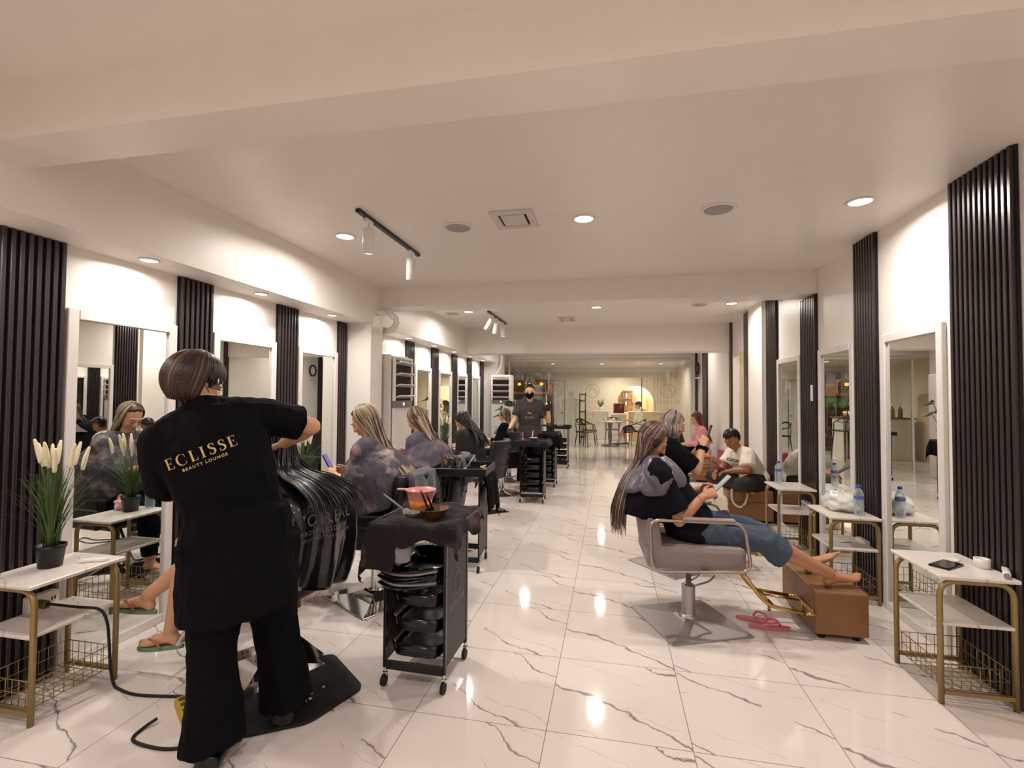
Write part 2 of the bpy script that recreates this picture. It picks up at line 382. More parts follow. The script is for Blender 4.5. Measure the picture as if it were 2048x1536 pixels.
lab = ['dark fluted panel on the right wall beside the camera', 'large dark fluted panel at the right edge behind the nearest table', 'tall dark fluted panel between the first and second mirrors on the right wall', 'dark fluted panel under the beam with a white light switch',
       'dark panel on the right wall behind the seated man', 'dark panel on the right wall behind the woman in pink', 'narrow dark panel beside the glass partition at the far right']
for (a, b_), l_ in zip(RS, lab): slat_panel('slat_panel', 1, a, b_, ZC if not (4.9 < a < 5.1) else 2.415, l_)
# mirrors
def mirror(side, y0, y1, z1, label):
    x = XL if side < 0 else XR; s = 1 if side < 0 else -1
    r = thing('wall_mirror', label, 'mirror', (x, (y0 + y1) / 2, 0), 0, 'tall white framed mirrors'); w_ = y1 - y0; f = .055
    mb = MB()
    mb.box((s * .014, -w_ / 2 + f / 2, z1 / 2), (.028, f, z1), ch=.004); mb.box((s * .014, w_ / 2 - f / 2, z1 / 2), (.028, f, z1), ch=.004)
    mb.box((s * .014, 0, z1 - f / 2), (.028, w_ - 2 * f, f), ch=.004); mb.box((s * .014, 0, f / 2), (.028, w_ - 2 * f, f), ch=.004)
    mb.build('mirror_frame', M_frame, r)
    MB().box((s * .006, 0, z1 / 2), (.008, w_ - 2 * f + .004, z1 - 2 * f + .004)).build('mirror_glass', M_mirror, r)
    return r
for a, b_, l_ in [(.1, .7, 'white framed mirror on the left wall nearest the camera'), (1.05, 1.68, 'white framed mirror on the left wall before the first potted grass'), (2.0, 2.65, 'tall mirror reflecting a woman in a grey towel, left of the standing stylist'),
                  (2.95, 3.61, 'tall mirror on the left wall right of the stylist head'), (3.91, 4.55, 'tall mirror on the left wall nearest the white pillar'),
                  (6.6, 7.23, 'first mirror beyond the near standing air conditioner'), (7.58, 8.24, 'second mirror beyond the near standing air conditioner'), (8.55, 9.18, 'third mirror beyond the near standing air conditioner'), (9.5, 10.13, 'last mirror on the left wall before the white column')]:
    mirror(-1, a, b_, 1.88, l_)
for a, b_, l_ in [(1.4, 2.4, 'mirror on the right wall beside the camera'), (3.2, 3.85, 'tall mirror on the right wall behind the nearest right table'), (4.25, 4.9, 'tall mirror on the right wall behind the white plastic bag'), (5.34, 6.02, 'tall narrow-looking mirror on the right wall beside the seated man')]:
    mirror(1, a, b_, 1.88, l_)
# ceiling fittings
def downlight(x, y, z, label, r=.065, grp='round ceiling downlights'):
    t = thing('ceiling_downlight', label, 'ceiling light', (x, y, z), 0, grp)
    MB().lathe([(r * 1.18, 0), (r * 1.2, -.006), (r * .98, -.009), (r * .95, -.003)], n=24).build('trim_ring', M_white, t)
    MB().lathe([(r * .95, -.002), (r * .95, -.006), (.001, -.0075)], n=24, cap=False).build('light_lens', M_lit, t); return t
nm = ['right', 'middle', 'left']
for i, (x, y) in enumerate(MAIN): downlight(x, y, ZC, 'lit round downlight, %s of the three in the %s ceiling bay' % (nm[i % 3], 'near' if i < 3 else 'middle'))
for i, (x, y) in enumerate(NEARL): downlight(x, y, ZC, 'lit round downlight in the ceiling behind the near beam')
for i, (x, y) in enumerate(REARL): downlight(x, y, ZC, 'lit round downlight, %s of the three before the glass partition' % nm[i % 3])
for i, (x, y) in enumerate(CAFE): downlight(x, y, 2.4, 'lit round downlight in the cafe ceiling behind the glass', grp='cafe ceiling downlights')
for i, y in enumerate(SOFF): downlight(-2.62, y, ZS, 'small lit downlight under the dropped ceiling along the left wall', .045, 'small downlights under the left soffit')
def speaker(x, y, label):
    t = thing('ceiling_speaker', label, 'ceiling speaker', (x, y, ZC), 0, 'round ceiling speakers')
    MB().lathe([(.105, 0), (.107, -.006), (.09, -.01), (.088, -.004)], n=28).build('speaker_rim', M_white, t)
    MB().lathe([(.089, -.004), (.085, -.008), (.001, -.009)], n=28, cap=False).build('speaker_grille', mat('speaker mesh', 'a9a29c', .6, bump=.5, bscale=300), t)
    MB().lathe([(.008, -.008), (.006, -.012), (.001, -.012)], n=12).build('centre_badge', M_steel, t)
speaker(.67, 3.26, 'round grey ceiling speaker at the right of the near bay'); speaker(-1.07, 3.28, 'round grey ceiling speaker beside the square vent')
speaker(1.12, 6.56, 'round grey ceiling speaker right in the middle bay'); speaker(-2.25, 6.67, 'round grey ceiling speaker left in the middle bay')
def vent(x, y, w_, d, label):
    t = thing('ceiling_vent', label, 'ceiling vent', (x, y, ZC), 0, 'square ceiling vents')
    mb = MB()
    for sx, sy, ww, dd in ((0, 1, w_, .05), (0, -1, w_, .05), (1, 0, .05, d - .1), (-1, 0, .05, d - .1)): mb.box((sx * (w_ / 2 - .025), sy * (d / 2 - .025), -.008), (ww, dd, .016), ch=.003)
    mb.build('vent_frame', mat('vent white', 'd5ccc4', .4), t)
    MB().box((0, 0, -.002), (w_ - .1, d - .1, .004)).build('dark_gap', M_slatback, t)
    MB().box((0, -.005, -.012), (w_ - .13, d - .13, .012), ch=.003).build('vent_panel', mat('vent white', 'd5ccc4', .4), t)
vent(-.64, 3.19, .29, .31, 'square white ceiling vent between the speaker and the middle downlight'); vent(-.66, 7.42, .26, .36, 'square white ceiling vent in the middle bay')
def track(x, y0, y1, heads, label):
    t = thing('track_light', label, 'track light', (x, (y0 + y1) / 2, ZC), 0, 'ceiling track lights')
    MB().box((0, 0, -.012), (.034, y1 - y0, .024), ch=.003).build('track_rail', M_black, t)
    for y, tx, ty, lit in heads:
        h = MB().box((0, 0, -.036), (.03, .09, .024), ch=.003).cyl((0, .01, -.045), (0, .01, -.085), .006, 8).build('spot_mount', M_white, t, loc=(0, y - (y0 + y1) / 2, 0))
        R = rotm(tx, ty, 0)
        body = MB()
        pts = [(.0, 0), (.036, -.001), (.038, -.004), (.038, -.17), (.034, -.172), (.033, -.16)]
        body.lathe(pts, n=20, cap=False).build('spot_head', M_white, h).matrix_local = Matrix.Translation((0, .01, -.085)) @ R.to_4x4()
        o = MB().lathe([(.033, -.162), (.001, -.163)], n=20, cap=False).build('spot_lens', mat('spot face', 'cfd9e4', .3, emit=1.6 if lit else 1.2), h); o.matrix_local = Matrix.Translation((0, .01, -.085)) @ R.to_4x4()
track(-1.60, 2.83, 3.84, [(2.97, .0, .0, 1), (3.68, .12, .06, 0)], 'black ceiling track with two white cylinder spots in the near bay')
track(-1.68, 6.55, 7.7, [(6.75, .1, .55, 1), (7.05, .1, .2, 1), (7.45, -.15, -.1, 1)], 'black ceiling track with three white spots in the middle bay')
# camera on the wall, conduit, switch
t = thing('security_camera', 'small white bullet security camera under the beam on the right', 'security camera', (1.80, 5.35, 2.50))
MB().cyl((.06, 0, .0), (.0, 0, -.0), .008, 8).box((.07, 0, 0), (.02, .07, .07), ch=.004).build('wall_bracket', M_white, t)
MB().cyl((0, 0, 0), (-.11, -.06, -.05), .028, 14).build('camera_body', M_white, t); MB().cyl((-.11, -.06, -.05), (-.125, -.068, -.057), .025, 14).build('camera_lens', M_blackgl, t)
MB().box((0, 0, 0), (.014, .035, .15), ch=.004).build('wall_switch', M_white, loc=(XR - .04, 5.0, 1.49), tagv=('narrow white switch plate on the dark panel under the beam', 'switch'))
# conduit on the left near the pillar and by the far column
def pipe(name, pts, r, label, m=M_wall): return MB().loft(smoothline(pts, 6), r, 12).build(name, m, tagv=(label, 'pipe'))
pipe('insulated_pipe', [(-2.44, 5.0, 2.38), (-2.40, 5.02, 2.34), (-2.36, 5.06, 2.28), (-2.42, 5.1, 2.2), (-2.55, 5.14, 2.16), (-2.62, 5.16, 2.05), (-2.62, 5.16, 1.95)], .035, 'thick white bent pipe above the near standing air conditioner')
MB().box((0, 0, 0), (.09, .12, .03), ch=.006).box((.0, -.02, -.1), (.03, .02, .2), ch=.006).build('conduit_box', M_wall, loc=(-2.455, 4.9, 2.34), tagv=('white boxed conduit on the soffit corner above the pillar', 'conduit'))
pipe('wall_pipe', [(-2.36, 10.44, 2.5), (-2.38, 10.44, 2.15), (-2.5, 10.44, 1.95), (-2.6, 10.44, 1.8), (-2.64, 10.45, 1.4), (-2.64, 10.46, .7), (-2.64, 10.46, .02)], .022, 'thin white pipe running down the far column beside the far air conditioner', M_white)
t = thing('wall_clock', 'round dark rimmed clock on the far right wall above a small white shelf', 'clock', (XR - .06, 11.0, 2.08)); MB().loft([(0, math.cos(a) * .13, math.sin(a) * .13) for a in [2 * PI * i / 32 for i in range(32)]], .02, 8, close=True).build('clock_rim', M_black, t); MB().cyl((.01, 0, 0), (.02, 0, 0), .125, 28).build('clock_face', M_white, t)
MB().box((0, 0, 0), (.09, .2, .02), ch=.003).build('wall_shelf', M_white, loc=(XR - .05, 11.0, 1.88), tagv=('small white shelf below the clock on the far right wall', 'shelf'))
# standing air conditioners
def aircon(loc, rz, label, W=.52):
    t = thing('standing_air_conditioner', label, 'air conditioner', loc, rz, 'floor standing air conditioners')
    D, Hh = .34, 1.92                                     # front faces local -y
    mb = MB().box((0, .02, Hh / 2), (W, D - .04, Hh), ch=.015); mb.build('cabinet', mat('air conditioner white', 'ddd6d0', .3), t)
    MB().box((0, -D / 2 + .01, .68), (W - .01, .03, 1.24), ch=.008).build('front_panel', mat('air conditioner white', 'ddd6d0', .3), t)
    MB().box((0, -D / 2 + .008, 1.34), (W - .02, .03, .08), ch=.004).build('control_strip', mat('silver strip', '8b8587', .3, .3), t)
    MB().box((0, -D / 2 + .012, 1.62), (W - .05, .02, .46)).build('air_outlet', M_slatback, t)
    for k in range(4):
        o = MB().box((0, -.03, 0), (W - .06, .075, .014), R=rotm(-.35), ch=.004).build('louvre', mat('louvre white', 'cfc9c5', .3), t, loc=(0, -D / 2 - .0, 1.43 + k * .13))
    MB().box((-W / 2 + .02, -D / 2 + .004, 1.63), (.04, .03, .5), ch=.005).box((W / 2 - .02, -D / 2 + .004, 1.63), (.04, .03, .5), ch=.005).box((0, -D / 2 + .004, 1.885), (W, .03, .03), ch=.005).build('outlet_surround', mat('air conditioner white', 'ddd6d0', .3), t)
    MB().box((0, -D / 2 - .009, .30), (W - .1, .006, .008)).box((0, -D / 2 - .009, .18), (W - .1, .006, .008)).build('grille_line', M_slatback, t)
    text('display_digits', '78', .05, mat('display glow', 'e9d8ff', .5, emit=2.5), t, Matrix.Translation((.0, -D / 2 - .009, 1.34)) @ rotm(PI / 2).to_4x4())
    return t
aircon((-2.60, 5.42, 0), PI / 2, 'tall white standing air conditioner against the left wall past the pillar')
aircon((-2.31, 10.31, 0), 0, 'tall white standing air conditioner facing forward by the far column', .43)
# wall outlet boxes low on the walls
def outlet(side, y, z, label):
    s = 1 if side < 0 else -1; x = (XL if side < 0 else XR) + s * .055
    t = thing('outlet_box', label, 'power outlet', (x, y, z), 0, 'white surface outlet boxes')
    MB().box((0, 0, 0), (.045, .13, .085), ch=.005).build('outlet_housing', M_white, t)
    mb = MB()
    for k in (-.03, .03): mb.box((s * .024, k, .008), (.003, .005, .016)).box((s * .024, k + .014, .008), (.003, .005, .016))
    mb.build('socket_slots', M_black, t)
outlet(-1, 1.90, .41, 'white outlet box on the left fluted panel with the black cord plugged in'); outlet(1, 4.06, .36, 'white outlet box on the right fluted panel beside the bag table'); outlet(1, 5.12, .42, 'white outlet box on the right fluted panel by the bottle table')
# ---------------- glass partition
gl = thing('glass_partition', 'clear glass partition with white top frame separating salon and cafe', 'glass partition', (0, YG, 0))
M_glass = mat('clear glass', 'ffffff', .0, alpha=1, trans=0)
def glassmat():
    m = MC['clear glass']; nt = m.node_tree; nt.nodes.clear(); o = nt.nodes.new('ShaderNodeOutputMaterial'); mx = nt.nodes.new('ShaderNodeMixShader')
    tr = nt.nodes.new('ShaderNodeBsdfTransparent'); g = nt.nodes.new('ShaderNodeBsdfGlossy'); fr = nt.nodes.new('ShaderNodeFresnel'); fr.inputs[0].default_value = 1.7
    tr.inputs[0].default_value = (.93, .96, .94, 1); g.inputs['Roughness'].default_value = .0
    nt.links.new(fr.outputs[0], mx.inputs[0]); nt.links.new(tr.outputs[0], mx.inputs[1]); nt.links.new(g.outputs[0], mx.inputs[2]); nt.links.new(mx.outputs[0], o.inputs[0])
glassmat()
GX = [-2.42, -1.0, .62, 1.78]
for a, b_ in ((GX[0], GX[1]), (-1.0, .62), (.62, 1.78)): MB().box(((a + b_) / 2, 0, 1.15), (b_ - a - .01, .01, 2.3)).build('glass_pane', M_glass, gl)
MB().box((-.32, 0, 2.33), (4.2, .06, .06), ch=.005).box((-2.43, 0, 1.15), (.04, .06, 2.3), ch=.005).box((1.83, 0, 1.15), (.1, .08, 2.3), ch=.005).build('white_frame', M_white, gl)
M_etch = mat('etched lettering', 'a79f96', .6)
def logo(x, parent, y=-.008, z=1.60, s=1.0, m=M_etch, mirror_=True, txt=True):
    mb = MB(); c = V((x, y, z))
    def ring(r, w_, cc=c, a0=0, a1=2 * PI):
        n = 40; mb.loft([cc + V((math.cos(a0 + (a1 - a0) * i / n) * r, 0, math.sin(a0 + (a1 - a0) * i / n) * r)) for i in range(n + (0 if a1 - a0 > 6.2 else 1))], w_, 5, close=a1 - a0 > 6.2)
    ring(.16 * s, .0045 * s); ring(.145 * s, .002 * s)
    k = -1 if mirror_ else 1
    for pts in ([(-.06, -.1), (-.09, -.02), (-.05, .06), (.02, .09), (.08, .05), (.06, .0), (.09, -.03), (.06, -.05), (.06, -.09), (.01, -.1)], [(-.04, .07), (-.1, .0), (-.12, -.06)], [(-.02, .08), (-.05, 0), (-.1, -.09)], [(.0, -.1), (-.02, -.14)], [(.0, .02), (.04, .03)]):
        mb.loft([c + V((k * a * s, 0, b_ * s)) for a, b_ in pts], .0035 * s, 5)
    o = mb.build('etched_emblem', m, parent)
    if txt:
        Mx = Matrix.Translation((x, y, z - .25 * s)) @ rotm(PI / 2).to_4x4() @ Matrix.Diagonal((k, 1, 1, 1))
        mb = MB(); [mb.add([Mx @ V((a * .07 * s, b_ * .07 * s, 0)) for a, b_ in q], [(0, 1, 2, 3)], False) for q in serif_word(sp=.5)]; mb.build('etched_name', m, parent)
for x in (-1.31, -.42, 1.28): logo(x, gl)
# ------------------------------------------------------------ side tables with wire basket
def side_table(x, y, side, label):
    """frame .30 across (x) by .36 (y); arches lie across x"""
    t = thing('side_table', label, 'side table', (x, y, 0), 0, 'marble topped gold side tables')
    W, D, Hh = .30, .36, .585
    MB().box((0, 0, Hh + .009), (.325, .42, .018), ch=.004).build('table_top', M_table, t)
    MB().box((0, 0, .375), (.29, .385, .016), ch=.003).build('shelf', M_table, t)
    for sy in (-1, 1):
        yy = sy * D / 2; pts = rounded([(-W / 2, yy, .0), (-W / 2, yy, Hh - .012), (W / 2, yy, Hh - .012), (W / 2, yy, .0)], .075, 6)
        MB().loft(pts, .0125, 10).box((0, yy, .055), (W - .02, .018, .018)).build('arch_leg', M_gold, t)
    mb = MB(); w_, d, z0, z1 = .135, .165, .065, .175
    def wire(a, b_, r=.0018): mb.loft([a, b_], r, 5)
    for z in (z0, (z0 + z1) / 2, z1):
        for a, b_ in (((-w_, -d), (w_, -d)), ((w_, -d), (w_, d)), ((w_, d), (-w_, d)), ((-w_, d), (-w_, -d))): wire((*a, z), (*b_, z), .0022 if z == z1 else .0018)
    for i in range(8):
        u = -w_ + 2 * w_ * i / 7; wire((u, -d, z0), (u, -d, z1)); wire((u, d, z0), (u, d, z1)); wire((u, -d, z0), (u, d, z0))
    for i in range(9):
        v = -d + 2 * d * i / 8; wire((-w_, v, z0), (-w_, v, z1)); wire((w_, v, z0), (w_, v, z1)); wire((-w_, v, z0), (w_, v, z0))
    wire((-w_, -d, z1), (-w_, -D / 2, z1)); wire((w_, d, z1), (w_, D / 2, z1)); wire((-w_, d, z1), (-w_, D / 2, z1)); wire((w_, -d, z1), (w_, -D / 2, z1))
    mb.build('wire_basket', M_gold, t); return t
TZ = .603
xl, xr = XL + .20, XR - .20
TL = [(1.85, 'marble and gold side table at the left edge, holding the nearest potted grass'), (2.80, 'marble and gold side table behind the standing stylist, holding plant, bag and bottle'), (3.77, 'marble and gold side table in front of the third fluted panel on the left'),
      (6.40, 'marble and gold side table beside the woman with brown hair'), (7.39, 'marble and gold side table beside the person in the dark coat'), (8.39, 'marble and gold side table fourth beyond the pillar'), (9.34, 'farthest marble and gold side table on the left wall')]
for y, l_ in TL: side_table(xl if y != 2.80 else -2.22, y, -1, l_)
TR = [(2.87, 'marble and gold side table at the right edge, holding phone and tape ring'), (4.03, 'marble and gold side table on the right with the white plastic bag'), (5.12, 'marble and gold side table on the right with the single water bottle')]
for y, l_ in TR: side_table(xr, y, 1, l_)
# ------------------------------------------------------------ small things
M_soil = mat('soil', '2b231d', .9)
M_leafm = mat('grass blade', '4a6130', .55, noise_=.35, nscale=6); M_tail = mat('cream bunny tail', 'e9dfbe', .9, bump=.35, bscale=220)
def potted_grass(loc, label, seed, h=.40, nb=95, nt=9, dirs=None):
    random.seed(seed); t = thing('potted_grass', label, 'potted plant', loc, 0, 'potted artificial grasses')
    MB().lathe([(.042, 0), (.045, .002), (.056, .088), (.060, .09), (.060, .104), (.055, .104), (.052, .085)], n=24).build('flower_pot', M_black, t)
    MB().lathe([(.053, .09), (.03, .095), (.001, .095)], n=16, cap=False).build('potting_soil', M_soil, t)
    mb = MB()
    for i in range(nb):
        a = random.uniform(0, 2 * PI); lean = random.uniform(.02, .20) ; hh = h * random.uniform(.55, 1.05); r0 = random.uniform(0, .03)
        if loc[0] < -2.5: lean = lean if math.cos(a) > -.2 else lean * .45
        p0 = V((math.cos(a) * r0, math.sin(a) * r0, .09)); d = V((math.cos(a), math.sin(a), 0)); L_ = []
        for k in range(6):
            u = k / 5; L_.append(p0 + d * lean * u ** 1.8 + V((0, 0, hh * (u - .18 * (lean / .2) * u ** 3))))
        sd = d.cross(V((0, 0, 1))); g = [[p - sd * .0028 * (1 - (k / 5) ** 2 * .9), p + sd * .0028 * (1 - (k / 5) ** 2 * .9)] for k, p in enumerate(L_)]
        mb.sheet(g, .0006)
    mb.build('grass_blades', M_leafm, t)
    for i in range(nt):
        a = 2 * PI * i / nt + random.uniform(-.3, .3); lean = random.uniform(.05, .13)
        if loc[0] < -2.5 and math.cos(a) < -.2: lean *= .5
        d = V((math.cos(a), math.sin(a), 0)); top = h * random.uniform(.8, .98)
        p = [V((0, 0, .09)) + d * lean * (u ** 1.6) + V((0, 0, top * u)) for u in (0, .3, .6, 1)]
        e = p[-1] + d * .012 + V((0, 0, .07)); tl = MB().loft(smoothline(p, 4), .0016, 5)
        tl.build('flower_stem', M_leafm, t)
        n = 14; pts = []; rr = []
        for k in range(n + 1):
            u = k / n; pts.append(p[-1] * (1 - u) + e * u + d * .012 * u * u + V((0, 0, .045 * u))); rr.append(.0028 + .0075 * math.sin(PI * min(1, u * .86 + .12)) ** .7 + (.0012 if k % 2 else 0))
        MB().loft(pts, rr, 8).build('flower_plume', M_tail, t)
    return t
potted_grass((-2.63, 1.86, TZ), 'tall potted grass with cream plumes, black pot, nearest on the left table', 3, .42, 130, 10)
potted_grass((-2.22, 2.86, TZ), 'potted grass with cream plumes beside the pink plastic bag, left of the standing stylist', 5, .36, 100, 10)
potted_grass((-2.62, 3.78, TZ), 'potted grass with cream plumes just right of the standing stylist elbow', 7, .38, 90, 8)
potted_grass((-2.62, 6.40, TZ), 'potted grass between the near air conditioner and the brown haired woman', 8, .36, 60, 7)
potted_grass((-2.6, 7.42, TZ), 'potted grass between the brown haired woman and the person in the dark coat', 9, .36, 60, 7)
potted_grass((-2.62, 8.4, TZ), 'potted grass with pale plumes behind the person in the dark coat', 10, .36, 50, 7)
M_water = mat('clear plastic bottle', 'dfe9ee', .08, trans=.95, ior=1.1); 
def seethrough(name, col, op=.18, rough=.05):
    m = bpy.data.materials.new(name); m.use_nodes = True; nt = m.node_tree; N = nt.nodes.new; L = nt.links.new; b = nt.nodes['Principled BSDF']; b.inputs['Base Color'].default_value = srgb(col); b.inputs['Roughness'].default_value = rough
    tr = N('ShaderNodeBsdfTransparent'); tr.inputs[0].default_value = srgb(col); lw = N('ShaderNodeLayerWeight'); lw.inputs[0].default_value = .35; mr = N('ShaderNodeMapRange'); mr.inputs[3].default_value = op; mr.inputs[4].default_value = .85; L(lw.outputs['Facing'], mr.inputs[0])
    mx = N('ShaderNodeMixShader'); L(mr.outputs[0], mx.inputs[0]); L(tr.outputs[0], mx.inputs[1]); L(b.outputs[0], mx.inputs[2]); L(mx.outputs[0], nt.nodes['Material Output'].inputs[0]); return m
M_water = seethrough('clear water bottle', 'e6eef0'); M_cap = mat('blue cap', '2f4fb8', .4); M_lbl = mat('blue and white label', '5a66a8', .5, noise_=.5, nscale=60)
def bottle(loc, label, s=1.0, col=None):
    t = thing('water_bottle', label, 'bottle', loc, 0, 'small water bottles' if not col else None)
    MB().lathe([(.001, .003), (.024 * s, 0), (.030 * s, .006), (.031 * s, .05), (.0285 * s, .06), (.031 * s, .07), (.031 * s, .15), (.024 * s, .175), (.012 * s, .19), (.012 * s, .2)], n=20).build('bottle_body', M_water if not col else col, t)
    MB().lathe([(.0135 * s, .198), (.014 * s, .2), (.014 * s, .215), (.012 * s, .217), (.001, .217)], n=16).build('bottle_cap', M_cap if not col else col, t)
    MB().lathe([(.0316 * s, .118), (.0318 * s, .119), (.0318 * s, .140), (.0316 * s, .141)], n=20, cap=False).build('bottle_label', M_lbl if not col else col, t)
    return t
bottle((-2.25, 2.98, TZ), 'small water bottle with blue cap on the left table next to the pink bag')
bottle((1.74, 3.92, TZ), 'small water bottle with blue cap behind the white plastic bag'); bottle((1.62, 5.24, TZ), 'small water bottle with blue cap alone on the far right table')
def bag(loc, label, name, m, seed, r=(.1, .12, .06)):
    random.seed(seed); mb = MB(); n, k = 40, 22; g = []
    for i in range(k + 1):
        ph = -PI / 2 + PI * i / k; row = []
        for j in range(n):
            th = 2 * PI * j / n; p = V((math.cos(ph) * math.cos(th), math.cos(ph) * math.sin(th), math.sin(ph)))
            q = 1 + .28 * (noise.noise(p * 2.2 + V((seed, 0, 0)))) + .12 * abs(noise.noise(p * 6 + V((0, seed, 0)))) + .04 * noise.noise(p * 16)
            z = p.z * q * r[2]; z = max(z, -r[2] * .82)
            row.append(V((p.x * q * r[0], p.y * q * r[1], z + r[2] * .82 + .001)))
        g.append(row)
    mb.sheet(g, 0, True); t = thing(name, label, 'plastic bag', loc); mb.build('bag_body', m, t)
    h = MB(); top = V((.0, .0, r[2] * 1.6))
    for a in (0, 1.3, 2.4, 4): h.loft(smoothline([top + V((0, 0, -.02)), top + V((math.cos(a) * .03, math.sin(a) * .03, .03)), top + V((math.cos(a) * .06, math.sin(a) * .06, .02)), top + V((math.cos(a) * .07, math.sin(a) * .07, -.012))], 4), [(.008, .001)] * 13, 6)
    h.build('tied_handle', m, t); return t
M_bagw = mat('thin white plastic', 'dcdad6', .25, noise_=.1, nscale=14, sheen=.3); M_bagp = mat('pink and white plastic', 'e0a8a6', .35, noise_=.35, nscale=16)
bag((1.70, 4.08, TZ), 'crumpled white plastic bag on the right side table', 'plastic_bag', M_bagw, 2, (.115, .14, .075)); bag((-2.13, 2.90, TZ), 'pink and white plastic bag behind the potted grass on the left table', 'plastic_bag', M_bagp, 5, (.07, .06, .045))
# nearest right table: phone, tape ring, dish, hair tool
MB().box((0, 0, .005), (.085, .155, .009), ch=.003).box((0, 0, .0098), (.078, .148, .001)).build('smartphone', [M_blackgl], loc=(1.64, 2.83, TZ), tagv=('black smartphone lying on the nearest right side table', 'phone')).rotation_euler.z = -.9
ring = MB(); g = [[V((math.cos(2 * PI * j / 28) * r, math.sin(2 * PI * j / 28) * r, z)) for j in range(28)] for r, z in ((.022, 0), (.032, 0), (.032, .045), (.022, .045), (.022, 0))]
ring.sheet(g, 0, True).build('tape_roll', M_white, loc=(1.80, 2.84, TZ), tagv=('white roll of tape standing on the nearest right side table', 'tape roll'))
MB().lathe([(.001, .001), (.03, 0), (.033, .003), (.034, .008), (.031, .007), (.001, .004)], n=24).build('small_dish', M_white, loc=(1.72, 2.93, TZ), tagv=('small round white lid on the nearest right side table', 'dish'))
t = thing('hair_straightener', 'white cylindrical hair tool lying by the tape roll on the right table', 'hair tool', (1.84, 2.75, TZ), -.55)
MB().loft([(0, .07, .016), (0, -.06, .016), (0, -.085, .016)], [.015, .015, .013], 16).build('tool_body', M_white, t); MB().cyl((0, -.085, .016), (0, -.092, .016), .012, 14).build('tool_tip', M_grey, t)
# left table small box
MB().box((0, 0, .008), (.03, .12, .015), ch=.003).build('hair_clip_case', M_white, loc=(-2.50, 1.96, TZ), tagv=('small white flat case beside the nearest black flower pot', 'case')).rotation_euler.z = -1.1
# ------------------------------------------------------------ cords and power
CORD = [(-2.70, 1.86, .42), (-2.62, 1.86, .425), (-2.52, 1.90, .405), (-2.42, 1.93, .39), (-2.385, 1.94, .33), (-2.38, 1.95, .22), (-2.38, 1.96, .1), (-2.37, 1.97, .02), (-2.33, 1.96, .008), (-2.2, 1.94, .007), (-2.0, 1.97, .007), (-1.8, 2.02, .007), (-1.65, 2.05, .007)]
MB().loft(smoothline(CORD, 8), .0065, 8).build('electrical_cable', M_rubber, tagv=('black power cord from the left outlet over the shelf down to the floor', 'power cord'))
MB().box((0, 0, 0), (.07, .034, .034), ch=.006).build('power_plug', mat('brown plug', '5b4a3a', .5), loc=(-2.672, 1.86, .42), tagv=('brown plug of the black cord in the left outlet', 'plug'))
MB().loft(smoothline([(-1.93, 1.80, .022), (-1.95, 1.75, .008), (-1.93, 1.69, .007), (-1.83, 1.67, .007), (-1.72, 1.68, .007), (-1.6, 1.75, .007)], 8), .0065, 8).build('electrical_cable', M_rubber, tagv=('black loop of cord on the floor from the yellow power strip', 'power cord'))
t = thing('power_strip', 'yellow power strip lying on the floor left of the standing stylist', 'power strip', (-1.87, 1.88, 0), .95)
M_yel = mat('yellow plastic', 'b79a2c', .45, noise_=.1)
MB().box((0, 0, .022), (.055, .17, .044), ch=.008).build('strip_housing', M_yel, t)
for k in (-.05, 0, .05): MB().cyl((0, k, .0435), (0, k, .0455), .017, 14).build('socket_face', mat('dark socket', '4a3c14', .6), t)
MB().loft(smoothline([(1.80, 4.06, .36), (1.72, 4.02, .38), (1.58, 3.97, .36), (1.50, 3.90, .24), (1.46, 3.87, .1), (1.50, 3.9, .012), (1.6, 4.1, .008), (1.65, 4.3, .008)], 8), .0055, 8).build('electrical_cable', M_rubber, tagv=('black cord looping down from the right outlet by the bag table', 'power cord'))
MB().box((0, 0, 0), (.06, .03, .03), ch=.005).build('power_plug', mat('brown plug', '5b4a3a', .5), loc=(1.765, 4.06, .36), tagv=('brown plug of the black cord in the right outlet', 'plug'))
# ------------------------------------------------------------ salon chairs
def square_base(t, half, rz, m, h=.05, hy=.32, rp=.032):
    mb = MB(); R = rotm(0, 0, rz); n = 4
    prof = [(half, 0), (half, .006), (half * .985, .009), (half * .5, .022), (.07, h), (.055, h + .012)]
    vs = []; cs = [(-1, -1), (1, -1), (1, 1), (-1, 1)]
    for r, z in prof: vs += [R @ V((a * r, b_ * r, z)) for a, b_ in cs]
    fs = [(i * 4 + j, i * 4 + (j + 1) % 4, (i + 1) * 4 + (j + 1) % 4, (i + 1) * 4 + j) for i in range(len(prof) - 1) for j in range(4)] + [(3, 2, 1, 0), tuple(range(len(vs) - 4, len(vs)))]
    mb.add(vs, fs, False).build('base_plate', m, t, bevel=.003)
def post(t, z0, z1, m, lever=PI):
    MB().lathe([(.062, z0), (.062, z0 + .01), (.045, z0 + .02), (.042, z0 + .03), (.042, z0 + .19), (.044, z0 + .2), (.03, z0 + .21), (.018, z0 + .212), (.018, z1)], n=20).build('hydraulic_post', m, t)
    d = V((math.cos(lever), math.sin(lever), 0)); s_ = V((-d.y, d.x, 0)); z = V((0, 0, z0 + .2)); 
    MB().loft(rounded([z - s_ * .03, z + d * .17 - s_ * .045, z + d * .24 - s_ * .05 + V((0, 0, .03)), z + d * .24 + s_ * .05 + V((0, 0, .03)), z + d * .17 + s_ * .045, z + s_ * .03], .03, 4), .006, 8).build('foot_lever', m, t)
